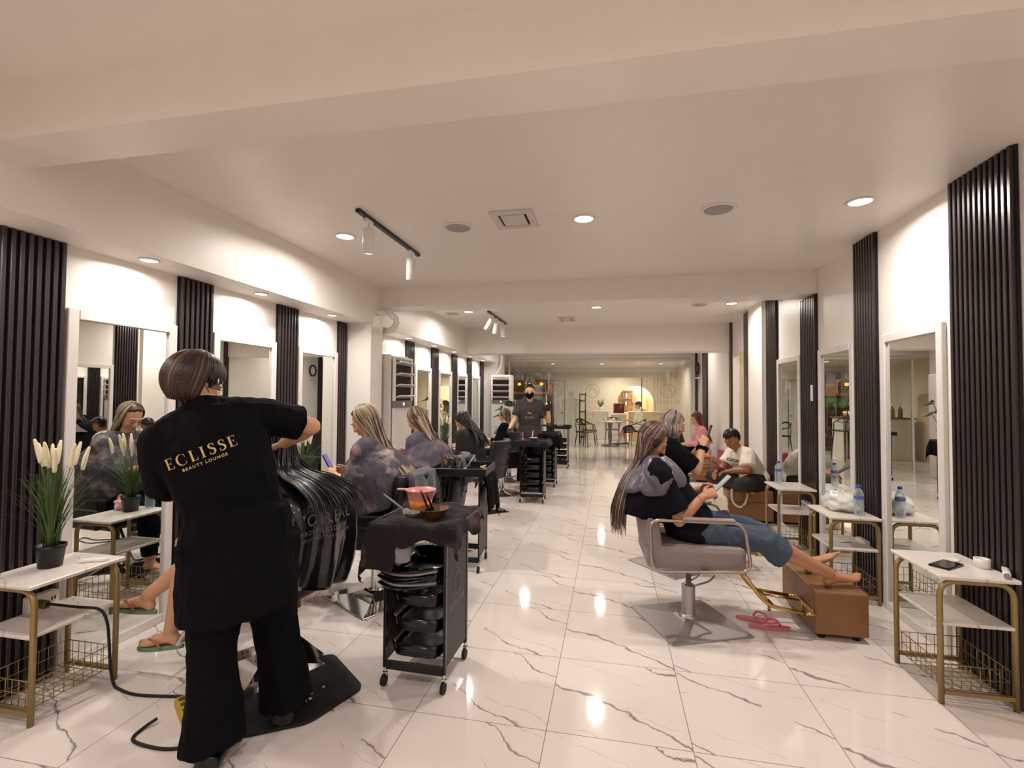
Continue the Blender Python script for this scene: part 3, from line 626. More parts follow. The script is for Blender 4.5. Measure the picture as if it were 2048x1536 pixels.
def chair_black(loc, rz, label, base='square', brz=PI / 4):
    """faces local +y"""
    t = thing('salon_chair', label, 'salon chair', loc, rz, 'black padded salon chairs')
    if base == 'square': square_base(t, .27, brz, M_chrome)
    else: MB().lathe([(.001, 0), (.27, 0), (.275, .004), (.26, .012), (.12, .03), (.055, .06)], n=40, cap=False).build('base_plate', mat('bronze base', '8b7a6d', .25, .7), t)
    post(t, .05, .40, M_chrome, -2.2)
    MB().box((0, .02, .455), (.46, .46, .13)).build('seat', M_vinylb, t, bevel=.03)
    g = []; bw, bh = .25, .46
    b = MB()
    for i in range(9):
        u = i / 8; z = .44 + bh * u; yy = -.22 - .07 * u; w_ = bw * (1 - .08 * max(0, u - .8) * 5 * (u > .8))
        row = []
        for j in range(13):
            v = -1 + 2 * j / 12; row.append(V((w_ * v, yy + .09 * v * v, z)))
        g.append(row)
    b.sheet(g, .08).build('backrest', M_vinylb, t, bevel=.012)
    q = MB()
    for i, zz in enumerate((.56, .68, .80)):
        yy = -.22 - .07 * (zz - .44) / bh
        q.loft([V((bw * v, yy + .09 * v * v - .083, zz)) for v in [k / 6 - 1 for k in range(13)]], .003, 5)
        for v in (-.55, 0, .55): q.ball((bw * v, yy + .09 * v * v - .086, zz), .008, n=8, m=5)
    q.build('studded_seams', mat('seam stud', '6f6a6c', .3, .6), t)
    for s_ in (-1, 1):
        MB().box((s_ * .265, .02, .60), (.065, .44, .10)).build('armrest', M_vinylb, t, bevel=.02)
        MB().box((s_ * .262, -.0, .50), (.05, .40, .18), ch=.012).build('side_panel', M_vinylb, t)
    MB().loft(rounded([(-.13, .22, .40), (-.15, .40, .16), (.15, .40, .16), (.13, .22, .40)], .05, 5), .011, 10).build('footrest', M_chrome, t)
    return t
CH = [(-1.77, 2.28, 'black padded salon chair holding the client in the long wet black hair'), (-1.64, 3.25, 'black quilted salon chair under the blonde client, behind the nearest trolley'), (-1.62, 4.28, 'black salon chair under the brown haired client in a grey towel')]
for x, y, l_ in CH: chair_black((x, y, 0), PI / 2 + .1, l_, brz=PI / 4 + .15)
chair_black((-1.60, 5.98, 0), PI / 2 - .1, 'black salon chair under the person in the dark coat'); chair_black((-1.6, 7.12, 0), PI / 2 + .5, 'empty black salon chair beside the far trolley', 'round'); chair_black((-1.72, 8.25, 0), PI / 2 + .3, 'black salon chair under the highlighted client, farthest on the left', 'round')
def chair_grey(loc, rz, label, brz, gold=True, seatm=None):
    t = thing('salon_chair', label, 'salon chair', loc, rz, 'grey salon chairs with metal loop arms'); sm = seatm or M_vinylg; M_fr = mat('champagne metal tube', 'a99a90', .3, .8)
    square_base(t, .27, brz, mat('dull steel plate', 'a29a96', .45, .6), h=.03)
    post(t, .03, .40, M_steel, PI * .75)
    MB().box((0, -.0, .47), (.47, .58, .15)).build('seat', sm, t, bevel=.035)
    b = MB(); g = []
    for i in range(9):
        u = i / 8; z = .50 + .21 * u; yy = -.235 - .03 * u; g.append([V((.22 * v, yy + .05 * v * v, z)) for v in [k / 5 - 1 for k in range(11)]])
    b.sheet(g, .07).build('backrest', sm, t, bevel=.015)
    for s_ in (-1, 1):
        x = s_ * .265
        MB().loft(rounded([(x, -.28, .70), (x, .26, .70), (x, .30, .42), (x, -.26, .395)], .07, 6, True), .010, 10, close=True).build('arm_loop', M_fr, t)
        MB().box((x, .06, .712), (.045, .30, .02), ch=.006).build('arm_pad', sm, t)
    MB().box((0, .05, .392), (.52, .04, .012)).build('under_frame', M_fr, t)
    if gold:
        f = MB(); L_ = []
        for s_ in (-1, 1): f.loft(rounded([(s_ * .10, .25, .43), (s_ * .12, .40, .22), (s_ * .13, .45, .18), (s_ * .14, .66, .15)] + ([(0, .68, .15)] if 0 else []), .04, 4), .011, 10)
        f.loft(rounded([(-.14, .64, .152), (-.14, .70, .15), (.14, .70, .15), (.14, .64, .152)], .03, 5), .011, 10); f.loft([(-.13, .47, .178), (.13, .47, .178)], .009, 8)
        f.loft([(-.06, .47, .178), (-.07, .70, .15)], .007, 8).cyl((.05, .47, .178), (.05, .47, .12), .009, 8).cyl((-.05, .70, .15), (-.05, .70, .08), .007, 8)
        f.build('gold_footrest', M_brass, t)
    return t
chair_grey((.49, 3.32, 0), -PI / 2 + .06, 'grey salon chair with metal loop arms under the woman in jeans', .35)
chair_grey((.53, 4.42, 0), -PI / 2 + .1, 'grey salon chair with the cream towel, under the woman in black', .6, True, mat('dark chair vinyl', '3a3434', .45))
# ------------------------------------------------------------ ottoman, sofas
def ottoman(loc, rz, w_, d, h, label, name='ottoman', legs=True, z0=.03, seam=False):
    t = thing(name, label, 'ottoman' if name == 'ottoman' else 'bench', loc, rz)
    if seam:
        MB().box((0, 0, z0 + (h - z0) * .30), (w_ - .01, d - .01, (h - z0) * .6)).build('bench_base', M_tan, t, bevel=.006)
        MB().box((0, 0, z0 + (h - z0) * .80), (w_, d, (h - z0) * .4)).build('seat_cushion', M_tan, t, bevel=.02)
    else: MB().box((0, 0, (z0 + h) / 2), (w_, d, h - z0)).build('upholstered_body', M_tan, t, bevel=.012)
    for sx in (-1, 1):
        for sy in (-1, 1): MB().cyl((sx * (w_ / 2 - .05), sy * (d / 2 - .05), 0), (sx * (w_ / 2 - .05), sy * (d / 2 - .05), z0 + .005), .022, 12).build('foot', M_black, t)
    return t
ottoman((1.34, 3.52, 0), .0, .29, .57, .285, 'brown leatherette ottoman under the bare feet of the woman in jeans')
ottoman((1.585, 6.38, 0), 0, .50, .62, .37, 'brown leatherette bench seating the man in the white t-shirt', 'bench_seat', seam=True)
ottoman((1.60, 9.35, 0), 0, .5, 1.0, .38, 'brown bench seating the woman in the pink shirt', 'bench_seat', seam=True)
# ------------------------------------------------------------ trolleys
def tray(w_, d, h, m, parent, loc):
    mb = MB(); T = []
    for k, (s, z) in enumerate(((.9, 0), (1, h), (.96, h), (.87, .006))):
        T.append([V((math.copysign(min(1, abs(math.cos(a)) ** .4), math.cos(a)) * w_ / 2 * s, math.copysign(min(1, abs(math.sin(a)) ** .4), math.sin(a)) * d / 2 * s, z)) for a in [2 * PI * j / 28 + .001 for j in range(28)]])
    mb.sheet(T[::-1] if 0 else T, 0, True); mb.add(T[0], [list(range(28))[::-1]], False); mb.add(T[3], [list(range(28))], False)
    return mb.build('tray', m, parent, loc=loc)
def trolley(loc, rz, label, ntray=4, panel=True, H_=.80, W=.33, D=.35, logo_=False, toph=.06):
    t = thing('salon_trolley', label, 'salon trolley', loc, rz, 'black salon trolleys')
    for sx in (-1, 1):
        for sy in (-1, 1):
            MB().box((sx * (W / 2 - .008), sy * (D / 2 - .012), .085 + (H_ - .14) / 2), (.014, .022, H_ - .14), ch=.002).build('upright_post', M_blackgl, t)
            c = MB().cyl((0, 0, .05), (0, 0, .09), .008, 8).box((0, 0, .055), (.022, .02, .02), ch=.003); w_ = c.build('caster', M_chrome, t, loc=(sx * (W / 2 - .01), sy * (D / 2 - .012), 0))
            MB().cyl((-.009, -.012, .026), (.009, -.012, .026), .026, 18).build('caster_wheel', M_rubber, w_)
        if panel: MB().box((sx * (W / 2 - .008), 0, .40), (.008, D - .03, .58), ch=.002).build('side_panel', mat('matt black panel', '171416', .45), t)
    for sy in (-1, 1): MB().box((0, sy * (D / 2 - .008), .10), (W - .03, .012, .045), ch=.003).build('bottom_rail', M_black, t)
    for k in range(ntray): tray(W - .05, D + .02, .065, M_blackgl, t, (0, 0, .15 + k * (.50 / ntray)))
    tt = MB(); tt.box((0, 0, H_ - .05), (W + .11, D + .12, .012), ch=.004)
    for sx in (-1, 1): tt.box((sx * (W / 2 + .05), 0, H_ - .02), (.012, D + .12, .055), ch=.003)
    for sy in (-1, 1): tt.box((0, sy * (D / 2 + .055), H_ - .02), (W + .1, .012, .055), ch=.003)
    tt.build('top_tray', M_black, t)
    if logo_:
        MX = Matrix.Translation((W / 2 + .0005, 0, .40)) @ rotm(PI / 2, 0, PI / 2).to_4x4(); lm = mat('printed grey logo', '8a8382', .6)
        e = bpy.data.objects.new('printed_logo', None)
        mb = MB()
        for r, w_ in ((.055, .0022), (.047, .001)): mb.loft([V((W / 2 - .003, math.cos(a) * r, .47 + math.sin(a) * r)) for a in [2 * PI * j / 36 for j in range(36)]], w_, 4, close=True)
        for pts in ([(-.02, -.035), (-.03, 0), (-.01, .03), (.02, .025), (.03, 0), (.02, -.02), (.02, -.035), (0, -.04)], [(-.01, .03), (-.035, -.01)], [(0, .01), (.015, .012)]): mb.loft([V((W / 2 - .003, a, .47 + b_)) for a, b_ in pts], .0014, 4)
        mb.cyl((W / 2 - .004, 0, .54), (W / 2 - .004, 0, .57), .0015, 5)
        mb.build('printed_emblem', lm, t)
        Mx = Matrix.Translation((W / 2 - .0030, 0, .375)) @ rotm(PI / 2, 0, PI / 2).to_4x4(); mb = MB(); [mb.add([Mx @ V((a * .033, b_ * .033, 0)) for a, b_ in q], [(0, 1, 2, 3)], False) for q in serif_word(sp=.45)]; mb.build('printed_name', lm, t)
    return t
T1 = trolley((-.94, 2.44, 0), -.02, 'nearest black trolley heaped with a stained towel and dye bowls', logo_=True)
T2 = trolley((-1.24, 4.03, 0), .08, 'second black trolley with brushes on a flat top, near the blonde client', 0, True, .84, .36, .38)
T3 = trolley((-1.06, 6.72, 0), .04, 'third black trolley with stacked trays and a small pale bowl', 5, True, .84)
T4 = trolley((-1.04, 7.95, 0), .0, 'fourth black trolley beside the masked stylist', 5, True, .86)
T5 = trolley((-1.02, 10.05, 0), 0, 'farthest black trolley before the glass partition', 4, False, .86)
# things on and around the trolleys
def cloth_drape(name, label, cx, cy, z, w_, d, seed, m, drops, cat='towel', amp=.012, n=44, th=.006):
    """cloth lying on a top of size w x d, hanging down over the sides by drops(angle)"""
    g = []; random.seed(seed)
    for i in range(n):
        row = []
        for j in range(n):
            u = -1 + 2 * i / (n - 1); v = -1 + 2 * j / (n - 1); a = math.atan2(v, u)
            L_ = drops(a, u, v); X = u * (w_ / 2 + L_); Y = v * (d / 2 + L_); ex = max(0, abs(X) - w_ / 2); ey = max(0, abs(Y) - d / 2); e = math.hypot(ex, ey)
            px = math.copysign(min(abs(X), w_ / 2) + min(ex, .012) + .15 * ex * (ex / (e + 1e-6)) * .4, X); py = math.copysign(min(abs(Y), d / 2) + min(ey, .012) + .15 * ey * .4, Y)
            k = noise.noise(V((X * 7 + seed, Y * 7, 1))); k2 = noise.noise(V((X * 16, Y * 16 + seed, 3)))
            out = V((math.copysign(1, X) if ex > 0 else 0, math.copysign(1, Y) if ey > 0 else 0, 0))
            f = .5 + .5 * math.sin((X if ey > ex else Y) * 38 + seed)
            row.append(V((px, py, z + (amp * (k + .5) + amp * .4 * k2 if e < .01 else amp * .4) - e * .96)) + out * (f * min(e, .12) * .18 + .01))
        g.append(row)
    o = MB().sheet(g, th).build(name, m); o.location = (cx, cy, 0); tag(o, label, cat); return o
def splotch(name, base, spots, rough=.95, scale=7, lo=.55, hi=.68):
    m = mat(name, base, rough, bump=.6, bscale=160, sheen=.0); nt = m.node_tree; b = nt.nodes['Principled BSDF']; src = b.inputs['Base Color'].links[0].from_socket
    n = nt.nodes.new('ShaderNodeTexNoise'); n.inputs['Scale'].default_value = scale; n.inputs['Detail'].default_value = 5
    tc = nt.nodes.new('ShaderNodeTexCoord'); nt.links.new(tc.outputs['Object'], n.inputs[0])
    cr = nt.nodes.new('ShaderNodeMapRange'); cr.inputs[1].default_value = lo; cr.inputs[2].default_value = hi; nt.links.new(n.outputs[0], cr.inputs[0])
    mx = nt.nodes.new('ShaderNodeMix'); mx.data_type = 'RGBA'; nt.links.new(cr.outputs[0], mx.inputs[0]); nt.links.new(src, mx.inputs[6]); mx.inputs[7].default_value = srgb(spots); nt.links.new(mx.outputs[2], b.inputs['Base Color']); return m
M_towel = splotch('dark stained towel', '171114', '5e4341', scale=11, lo=.58, hi=.75); M_dye = splotch('tie dyed grey towel', '4d4a52', 'b39794', scale=9, lo=.54, hi=.74); M_dye2 = splotch('grey purple towel', '56505a', '8f7a80', scale=5, lo=.56, hi=.72); M_blk = mat('black cloth', '0a090d', .85, noise_=.2, bump=.3, bscale=90)
cloth_drape('towel', 'dark dye-stained towel draped over the nearest trolley', -.94, 2.44, .80, .40, .44, 3, M_towel, lambda a, u, v: .09 + .13 * (u < -.2) * (v < .3) + .06 * noise.noise(V((a * 2, 0, 0))), amp=.026)
M_dish = mat('translucent brown bowl', '7a4c20', .25, trans=.3); M_orange = mat('orange dye', 'f08a2a', .35); M_pinkb = mat('translucent pink bowl', 'f2a49a', .3, trans=.15)
t = thing('dye_bowl', 'pink dye bowl with orange dye standing on the nearest trolley', 'dye bowl', (-1.02, 2.52, .80))
MB().lathe([(.066, .068), (.080, .118), (.085, .121), (.079, .122), (.063, .066)], n=32, cap=False).box((-.105, 0, .117), (.06, .026, .008), ch=.002).build('bowl_rim', M_pinkb, t); MB().lathe([(.001, .001), (.046, 0), (.050, .006), (.066, .068), (.001, .066)], n=32).build('dye_filled_base', M_orange, t)
t = thing('dye_bowl', 'brown dye bowl with two brush handles, right of the pink bowl', 'dye bowl', (-.90, 2.40, .80))
MB().lathe([(.001, .004), (.045, 0), (.05, .004), (.078, .05), (.08, .052), (.075, .053), (.04, .01), (.001, .01)], n=28).build('bowl_body', M_dish, t)
def brush(loc, tip, label, m=M_black, name='tint_brush'):
    a = V(loc); b_ = V(tip); t = thing(name, label, 'tint brush', loc); d = b_ - a
    MB().loft([V((0, 0, 0)), d * .6, d], [.0055, .006, .003], 8).build('brush_handle', m, t)
    MB().loft([V((0, 0, 0)), -d.normalized() * .012, -d.normalized() * .04], [(.006, .005), (.02, .005), (.022, .003)], 10).build('brush_head', m, t)
brush((-.93, 2.39, .86), (-.955, 2.36, .95), 'left black brush standing in the brown bowl'); brush((-.90, 2.40, .84), (-.925, 2.355, .94), 'right black brush standing in the brown bowl')
brush((-1.04, 2.34, .85), (-1.16, 2.36, .92), 'grey tint brush lying over the left side of the nearest trolley', M_grey)
t = thing('measuring_cup', 'small clear cup lying on the towel of the nearest trolley', 'cup', (-1.0, 2.36, .815))
MB().lathe([(.001, 0), (.036, 0), (.044, .018), (.046, .02), (.042, .019), (.034, .004), (.001, .003)], n=22).build('cup_body', mat('hazy plastic', 'b9b4ae', .2, trans=.5), t)
# hanging bell-shaped cover and folded capes on the front of the nearest trolley
t = thing('bell_bottle', 'clear bell-shaped applicator bottle hanging on the front of the nearest trolley', 'bottle', (-.98, 2.205, .66))
MB().lathe([(.012, .10), (.013, .07), (.03, .055), (.038, .03), (.038, -.02), (.036, -.022), (.035, .028)], n=22).build('bottle_body', seethrough('clear grey plastic', 'c8c4c6', .3), t); MB().lathe([(.013, .10), (.013, .12), (.001, .122)], n=14).build('bottle_neck', M_white, t)
random.seed(4)
for k in range(6):
    z = .60 - k * .016; o = MB().loft(smoothline([(-.14 + random.uniform(-.02, .01), -.015, z), (-.06, -.035 - .004 * k, z - .012 + random.uniform(-.006, .006)), (.04, -.04, z - .008), (.13 + random.uniform(-.01, .02), -.02, z + .014 * random.random())], 5), [(.012, .007)] * 16, 8, side=(0, 1, 0))
    o.build('folded_cape', [M_blackgl, mat('grey foil cape', '7d7a7a', .3, .3)][k % 3 == 1], loc=(-.96, 2.245, 0), tagv=('thin folded cape hanging in a bundle on the front of the nearest trolley', 'cape', 'folded capes on the trolley front'))
random.seed(8); mb = MB()
for k in range(46): mb.ball((random.uniform(-.09, .10), random.uniform(-.1, .1), random.uniform(.0, .035)), random.uniform(.008, .018), rotm(k, k * 2, 0), 6, 4)
o = mb.build('crumpled_foil', mat('crumpled foil', 'a79a92', .4, .5, bump=1, bscale=90)); o.location = (-.92, 2.44, .415); tag(o, 'heap of crumpled foil pieces in a tray of the nearest trolley', 'foil', kind='stuff')
# second trolley top
cloth_drape('black_towel', 'black cloth hanging over the right side of the second trolley', -1.18, 4.05, .80, .30, .30, 9, M_blk, lambda a, u, v: .02 + .30 * (u > .35) * (v > -.4), amp=.006)
brush((-1.2, 3.98, .83), (-1.13, 4.0, .94), 'pale green brush standing tilted on the second trolley', mat('pale green plastic', '9ab8a4', .4)); brush((-1.33, 3.95, .83), (-1.22, 3.9, .845), 'black comb-like brush lying on the left of the second trolley'); brush((-1.36, 4.05, .83), (-1.25, 4.0, .835), 'black brush lying behind on the second trolley')
t = thing('hair_clip', 'yellow hair clip on the right end of the second trolley', 'hair clip', (-1.06, 4.0, .825)); MB().box((0, 0, .008), (.05, .02, .014), rotm(0, .3, .4), ch=.003).box((.005, 0, .02), (.045, .016, .01), rotm(0, -.3, .4), ch=.003).build('clip_jaws', mat('pale yellow plastic', 'ddd08c', .4), t)
cloth_drape('towel', 'dark towel on top of the third trolley', -1.06, 6.72, .83, .42, .44, 5, M_towel, lambda a, u, v: .07, amp=.01)
cloth_drape('towel', 'black towel on top of the fourth trolley', -1.04, 7.95, .85, .40, .42, 6, M_blk, lambda a, u, v: .08 + .14 * (u > .2), amp=.01)
t = thing('dye_bowl', 'small pale bowl with a brush on the third trolley', 'dye bowl', (-1.05, 6.68, .84)); MB().lathe([(.001, .004), (.04, 0), (.065, .035), (.068, .036), (.06, .034), (.001, .01)], n=24).build('bowl_body', mat('pale bowl', 'cfc6ae', .35), t)
brush((-1.07, 6.68, .87), (-1.06, 6.7, .97), 'pale brush standing in the small bowl on the third trolley', M_white); brush((-1.2, 6.68, .87), (-1.205, 6.68, .95), 'orange-tipped brush standing on the third trolley', mat('salmon plastic', 'd98c68', .5))
t = thing('glass_jar', 'clear glass jar on the farthest trolley', 'jar', (-1.02, 9.98, .83)); MB().lathe([(.001, .002), (.06, 0), (.065, .02), (.06, .06), (.02, .08), (.012, .1), (.001, .101)], n=20).build('jar_body', seethrough('clear grey plastic', 'c8c4c6', .3), t)
# ------------------------------------------------------------ floor things
def matpoly(name, pts, z, m, label, cat):
    P = rounded([V((*p, 0)) for p in pts], .05, 5, True); return MB().prism([(p.x, p.y) for p in P], .001, z, 2).build(name, m, tagv=(label, cat), bevel=.003)
matpoly('floor_mat', [(-1.50, 2.47), (-1.18, 2.22), (-1.28, 1.93), (-1.52, 1.78), (-1.86, 2.06)], .014, M_rubber, 'black rubber floor mat beside the standing stylist feet', 'mat')
random.seed(2); 
for k in range(7): MB().ball((0, 0, .002), (random.uniform(.004, .012), random.uniform(.004, .009), .003), n=7, m=4).build('paint_speck', M_white, loc=(-1.42 + random.uniform(-.04, .09), 2.1 + random.uniform(-.07, .07), .014), tagv=('small white fleck on the black rubber mat', 'speck', 'white flecks on the mat'))
def slipper(loc, rz, label, m, name='flip_flop', flat=True, L_=.245, dy=0, grp=None):
    t = thing(name, label, 'slipper', loc, rz, grp); out = []
    for i in range(28):
        a = 2 * PI * i / 28; y = math.sin(a) * L_ / 2; u = math.sin(a); out.append((math.cos(a) * (.034 + .011 * u - .006 * (1 - u * u) * (math.cos(a) < 0)) + .0, y))
    MB().prism(out, 0, .018, 2).build('sole', m, t, bevel=.005)
    s = MB()
    for sx in (-1, 1): s.loft(smoothline([(0, L_ * .27, .018), (sx * .018, L_ * .2, .045), (sx * .036, L_ * .02, .045), (sx * .037, -L_ * .06, .016)], 6), [(.007, .0025)] * 19, 8)
    s.build('strap', m, t); return t
M_pk = mat('pink rubber', 'd0747e', .55, bump=.2, bscale=60)
slipper((.92, 3.42, 0), -1.75, 'pink flip-flop lying behind, under the gold footrest', M_pk); slipper((.97, 3.33, .0), -1.55, 'pink flip-flop lying in front, under the gold footrest', M_pk)
# items by the bench
bottle((1.30, 6.0, 0), 'pink flask standing on the floor before the brown bench', 1.25, mat('dusty pink flask', 'c9a0a0', .4))
t = thing('gift_bag', 'magenta paper bag standing against the right wall behind the seated man', 'paper bag', (1.50, 7.0, 0), .25)
M_mag = mat('magenta paper', '8a2a50', .5, noise_=.3, nscale=9); M_mag2 = mat('dull pink paper side', '96425c', .6)
MB().prism([(-.05, 0), (.05, 0), (.055, .72), (-.03, .74)], -.13, .13, 1).build('bag_body', M_mag, t); MB().prism([(-.052, .01), (-.045, .01), (-.028, .73), (-.035, .73)], -.125, .125, 1).build('bag_side', M_mag2, t)
# ------------------------------------------------------------ people
M_skin = mat('warm skin', 'b98463', .5, noise_=.06, nscale=12, bump=.03, bscale=60, sub=1); M_skin2 = mat('light skin', 'cf9c7c', .5, noise_=.05, nscale=12); M_skin3 = mat('tan skin', 'a06a48', .5, noise_=.06)
M_hdark = mat('dark brown hair', '1e1512', .35, stretch=(40, 40, 2), noise_=.4, nscale=3); M_hblack = mat('black hair', '0d0b0c', .3, noise_=.3, nscale=30); M_hbrown = mat('brown hair strand', '42291d', .4, noise_=.3, nscale=20)
M_hlight = mat('wheat hair strand', '8e7a62', .4, noise_=.25, nscale=20); M_hblond = mat('wet blonde strand', 'a89680', .3, noise_=.2, nscale=20); M_hgrey = mat('dye coated grey hair', '8b7c78', .35, noise_=.25, nscale=20); M_hgrey2 = mat('pale grey strand', 'b3a6a0', .35, noise_=.2, nscale=20); M_haub = mat('warm auburn end', '5f4632', .4, noise_=.2, nscale=20)
M_eyew = mat('eye white', 'ded6d0', .2); M_iris = mat('dark iris', '1a100c', .1); M_lip = mat('lips', 'a55a52', .4); M_lip2 = mat('pink lips', 'bd6460', .4)
def fuse(mb, name, m, parent, vox=.008, it=6, fac=.5, fold=0, fs=9, fz=.35, fine=0, ffs=40, seed=0, loc=None, proj=None):
    o = mb.build('tmp_' + name, m); r = o.modifiers.new('r', 'REMESH'); r.mode = 'VOXEL'; r.voxel_size = vox; r.use_smooth_shade = True
    if it: s = o.modifiers.new('s', 'SMOOTH'); s.factor = fac; s.iterations = it
    me = bpy.data.meshes.new_from_object(o.evaluated_get(bpy.context.evaluated_depsgraph_get())); bpy.data.objects.remove(o)
    if fold or fine:
        n = [v.normal.copy() for v in me.vertices]
        for v, k in zip(me.vertices, n):
            p = v.co; d = 0
            if fold: q = V((p.x * fs, p.y * fs, p.z * fs * fz + seed)); a = noise.noise(q); d += fold * (a + .6 * (1 - 2 * abs(noise.noise(q * 1.7))) - .3)
            if fine: d += fine * noise.noise(V((p.x * ffs, p.y * ffs, p.z * ffs * .6 + seed)))
            v.co = p + k * d
    me.name = name
    for p in me.polygons: p.use_smooth = True
    if not me.materials: me.materials.append(m if not isinstance(m, (list, tuple)) else m[0])
    ob = bpy.data.objects.new(name, me); C.objects.link(ob)
    if parent is not None: ob.parent = parent
    if loc is not None: ob.location = loc
    return ob
def ik(a, b_, l1, l2, hint):
    a, b_ = V(a), V(b_); d = b_ - a; L_ = min(d.length, (l1 + l2) * .995); u = d.normalized(); x = (l1 * l1 - l2 * l2 + L_ * L_) / (2 * L_)
    h = math.sqrt(max(0, l1 * l1 - x * x)); hv = V(hint); hv = (hv - u * hv.dot(u))
    hv = hv.normalized() if hv.length > 1e-5 else u.orthogonal(); return a + u * x + hv * h
def hand(mb, wr, d, n, side, curl=.5, s=1.0, spread=.12):
    """palm from the wrist along d, n = back of the hand, side = +1 thumb on d x n side"""
    wr, d, n = V(wr), V(d).normalized(), V(n); n = (n - d * n.dot(d)).normalized(); t = d.cross(n) * side
    mb.loft([wr - d * .01, wr + d * .03 * s, wr + d * .065 * s, wr + d * .085 * s], [(.024 * s, .017 * s), (.034 * s, .015 * s), (.038 * s, .013 * s), (.034 * s, .011 * s)], 12, side=t)
    for i, (o, L_) in enumerate(((.028, .068), (.010, .078), (-.009, .073), (-.027, .056))):
        p = wr + d * (.080 - .004 * abs(i - 1)) * s + t * o * s; a = curl * (1 + .12 * i); dd = (d + t * spread * (1.2 - i * .8) * .6).normalized(); pts = [p - dd * .012]; an = 0
        for k, f in enumerate((.45, .3, .25)):
            an += a * (.8, 1.1, .8)[k]; q = dd * math.cos(an) - n * math.sin(an); pts.append(pts[-1] + q * (L_ * f + (.012 if k == 0 else 0)) * s)
        mb.loft(pts, [.0088 * s, .0085 * s, .0078 * s, .0062 * s], 8); mb.ball(pts[-1], .0062 * s, n=8, m=5)
    p = wr + d * .022 * s + t * .024 * s; q = (t * .8 + d * .7 - n * .25).normalized(); q2 = (d * .9 + t * .25 - n * (.2 + curl * .4)).normalized()
    pts = [p, p + q * .035 * s, p + q * .035 * s + q2 * .03 * s, p + q * .035 * s + q2 * .055 * s]; mb.loft(pts, [.014 * s, .011 * s, .0095 * s, .007 * s], 8); mb.ball(pts[-1], .007 * s, n=8, m=5)
def foot(mb, an, d, up, s=1.0, side=1):
    an, d, up = V(an), V(d).normalized(), V(up); up = (up - d * up.dot(d)).normalized(); t = d.cross(up)
    mb.ball(an - d * .03 * s - up * .045 * s, (.028 * s, .028 * s, .028 * s)); so = an - up * .055 * s
    mb.loft([an - d * .035 * s - up * .04 * s, an + d * .01 * s - up * .02 * s, so + d * .07 * s + up * .018 * s, so + d * .12 * s + up * .006 * s, so + d * .155 * s], [(.028 * s, .03 * s), (.033 * s, .038 * s), (.036 * s, .028 * s), (.042 * s, .019 * s), (.036 * s, .012 * s)], 12, side=t)
    for i, (o, L_, r) in enumerate(((.027, .05, .0125), (.009, .045, .009), (-.006, .04, .0085), (-.020, .034, .008), (-.032, .026, .0075))):
        p = so + d * (.148 - .006 * i) * s + t * o * s * side; mb.loft([p, p + d * L_ * .6 * s + up * .006 * s, p + d * L_ * s], [r * s, r * s, r * .8 * s], 8); mb.ball(p + d * L_ * s, r * .85 * s, n=8, m=5)
def RH(pitch=0, yaw=0, roll=0): return rotm(0, 0, yaw) @ rotm(0, roll, 0) @ rotm(pitch, 0, 0)   # pitch < 0 looks down, yaw > 0 turns left
def head_vol(mb, c, R, s=1.0, ears=True):
    def P(x, y, z): return c + R @ V((x, y, z)) * s
    def E(p, r, RR=None): mb.ball(P(*p), tuple(k * s for k in r), R if RR is None else R @ RR, 18, 12)
    E((0, -.012, .028), (.073, .092, .083)); E((0, .022, -.01), (.064, .068, .078)); E((0, .034, -.05), (.050, .050, .052)); E((0, .058, -.090), (.024, .022, .02))
    E((0, .076, .018), (.052, .016, .016)); E((.032, .062, -.028), (.024, .02, .024)); E((-.032, .062, -.028), (.024, .02, .024)); E((0, .074, -.058), (.026, .016, .018))
    mb.loft([P(0, .082, .012), P(0, .096, -.012), P(0, .108, -.028), P(0, .088, -.038)], [(.008 * s, .008 * s), (.0095 * s, .011 * s), (.0125 * s, .011 * s), (.013 * s, .006 * s)], 10, side=R @ V((1, 0, 0)))
    E((.011, .092, -.033), (.008, .009, .007)); E((-.011, .092, -.033), (.008, .009, .007))
    if ears:
        for k in (-1, 1): E((k * .074, -.006, -.012), (.009, .018, .030), rotm(.15, 0, k * .3))
    return P
def face(parent, c, R, s=1.0, lid=.3, lips=None, brow=M_hdark, eyes=True, skin=None):
    def P(x, y, z): return c + R @ V((x, y, z)) * s
    if eyes:
        for k in (-1, 1):
            e = MB().ball(P(k * .031, .0745, .002), .0125 * s, n=14, m=9).build('eye', M_eyew, parent); MB().ball(P(k * .031, .0835, -.0005 - .002 * lid), .0052 * s, n=10, m=6).build('iris', M_iris, e)
            MB().ball(P(k * .031, .0762, .002 + .0075 * (1 - lid)), (.0150 * s, .0118 * s, .0088 * s), R @ rotm(-.3, 0, 0), 14, 8).build('eyelid', skin or M_skin, e)
            MB().loft(smoothline([P(k * .045, .072, .0 - .006 * lid), P(k * .031, .0885, -.0 - .004 * lid + .003), P(k * .018, .080, -.002 - .002 * lid)], 4), .0013 * s, 5).build('eyelash', M_hblack, e)
    for k in (-1, 1): MB().loft(smoothline([P(k * .014, .0915, .020), P(k * .030, .0895, .0265), P(k * .048, .073, .020)], 4), [(.0014 * s, .0034 * s)] * 9, 6).build('eyebrow', brow, parent)
    if lips is not None:
        l_ = MB().loft(smoothline([P(-.021, .079, -.0585), P(-.008, .0915, -.0545), P(0, .092, -.056), P(.008, .0915, -.0545), P(.021, .079, -.0585)], 3), [(.0018 * s, .0028 * s)] + [(.003 * s, .0042 * s)] * 11 + [(.0018 * s, .0028 * s)], 8)
        l_.loft(smoothline([P(-.019, .0785, -.0610), P(0, .0915, -.0655), P(.019, .0785, -.0610)], 4), [(.0018 * s, .003 * s)] + [(.0035 * s, .005 * s)] * 7 + [(.0018 * s, .003 * s)], 8); l_.build('lips', lips, parent)
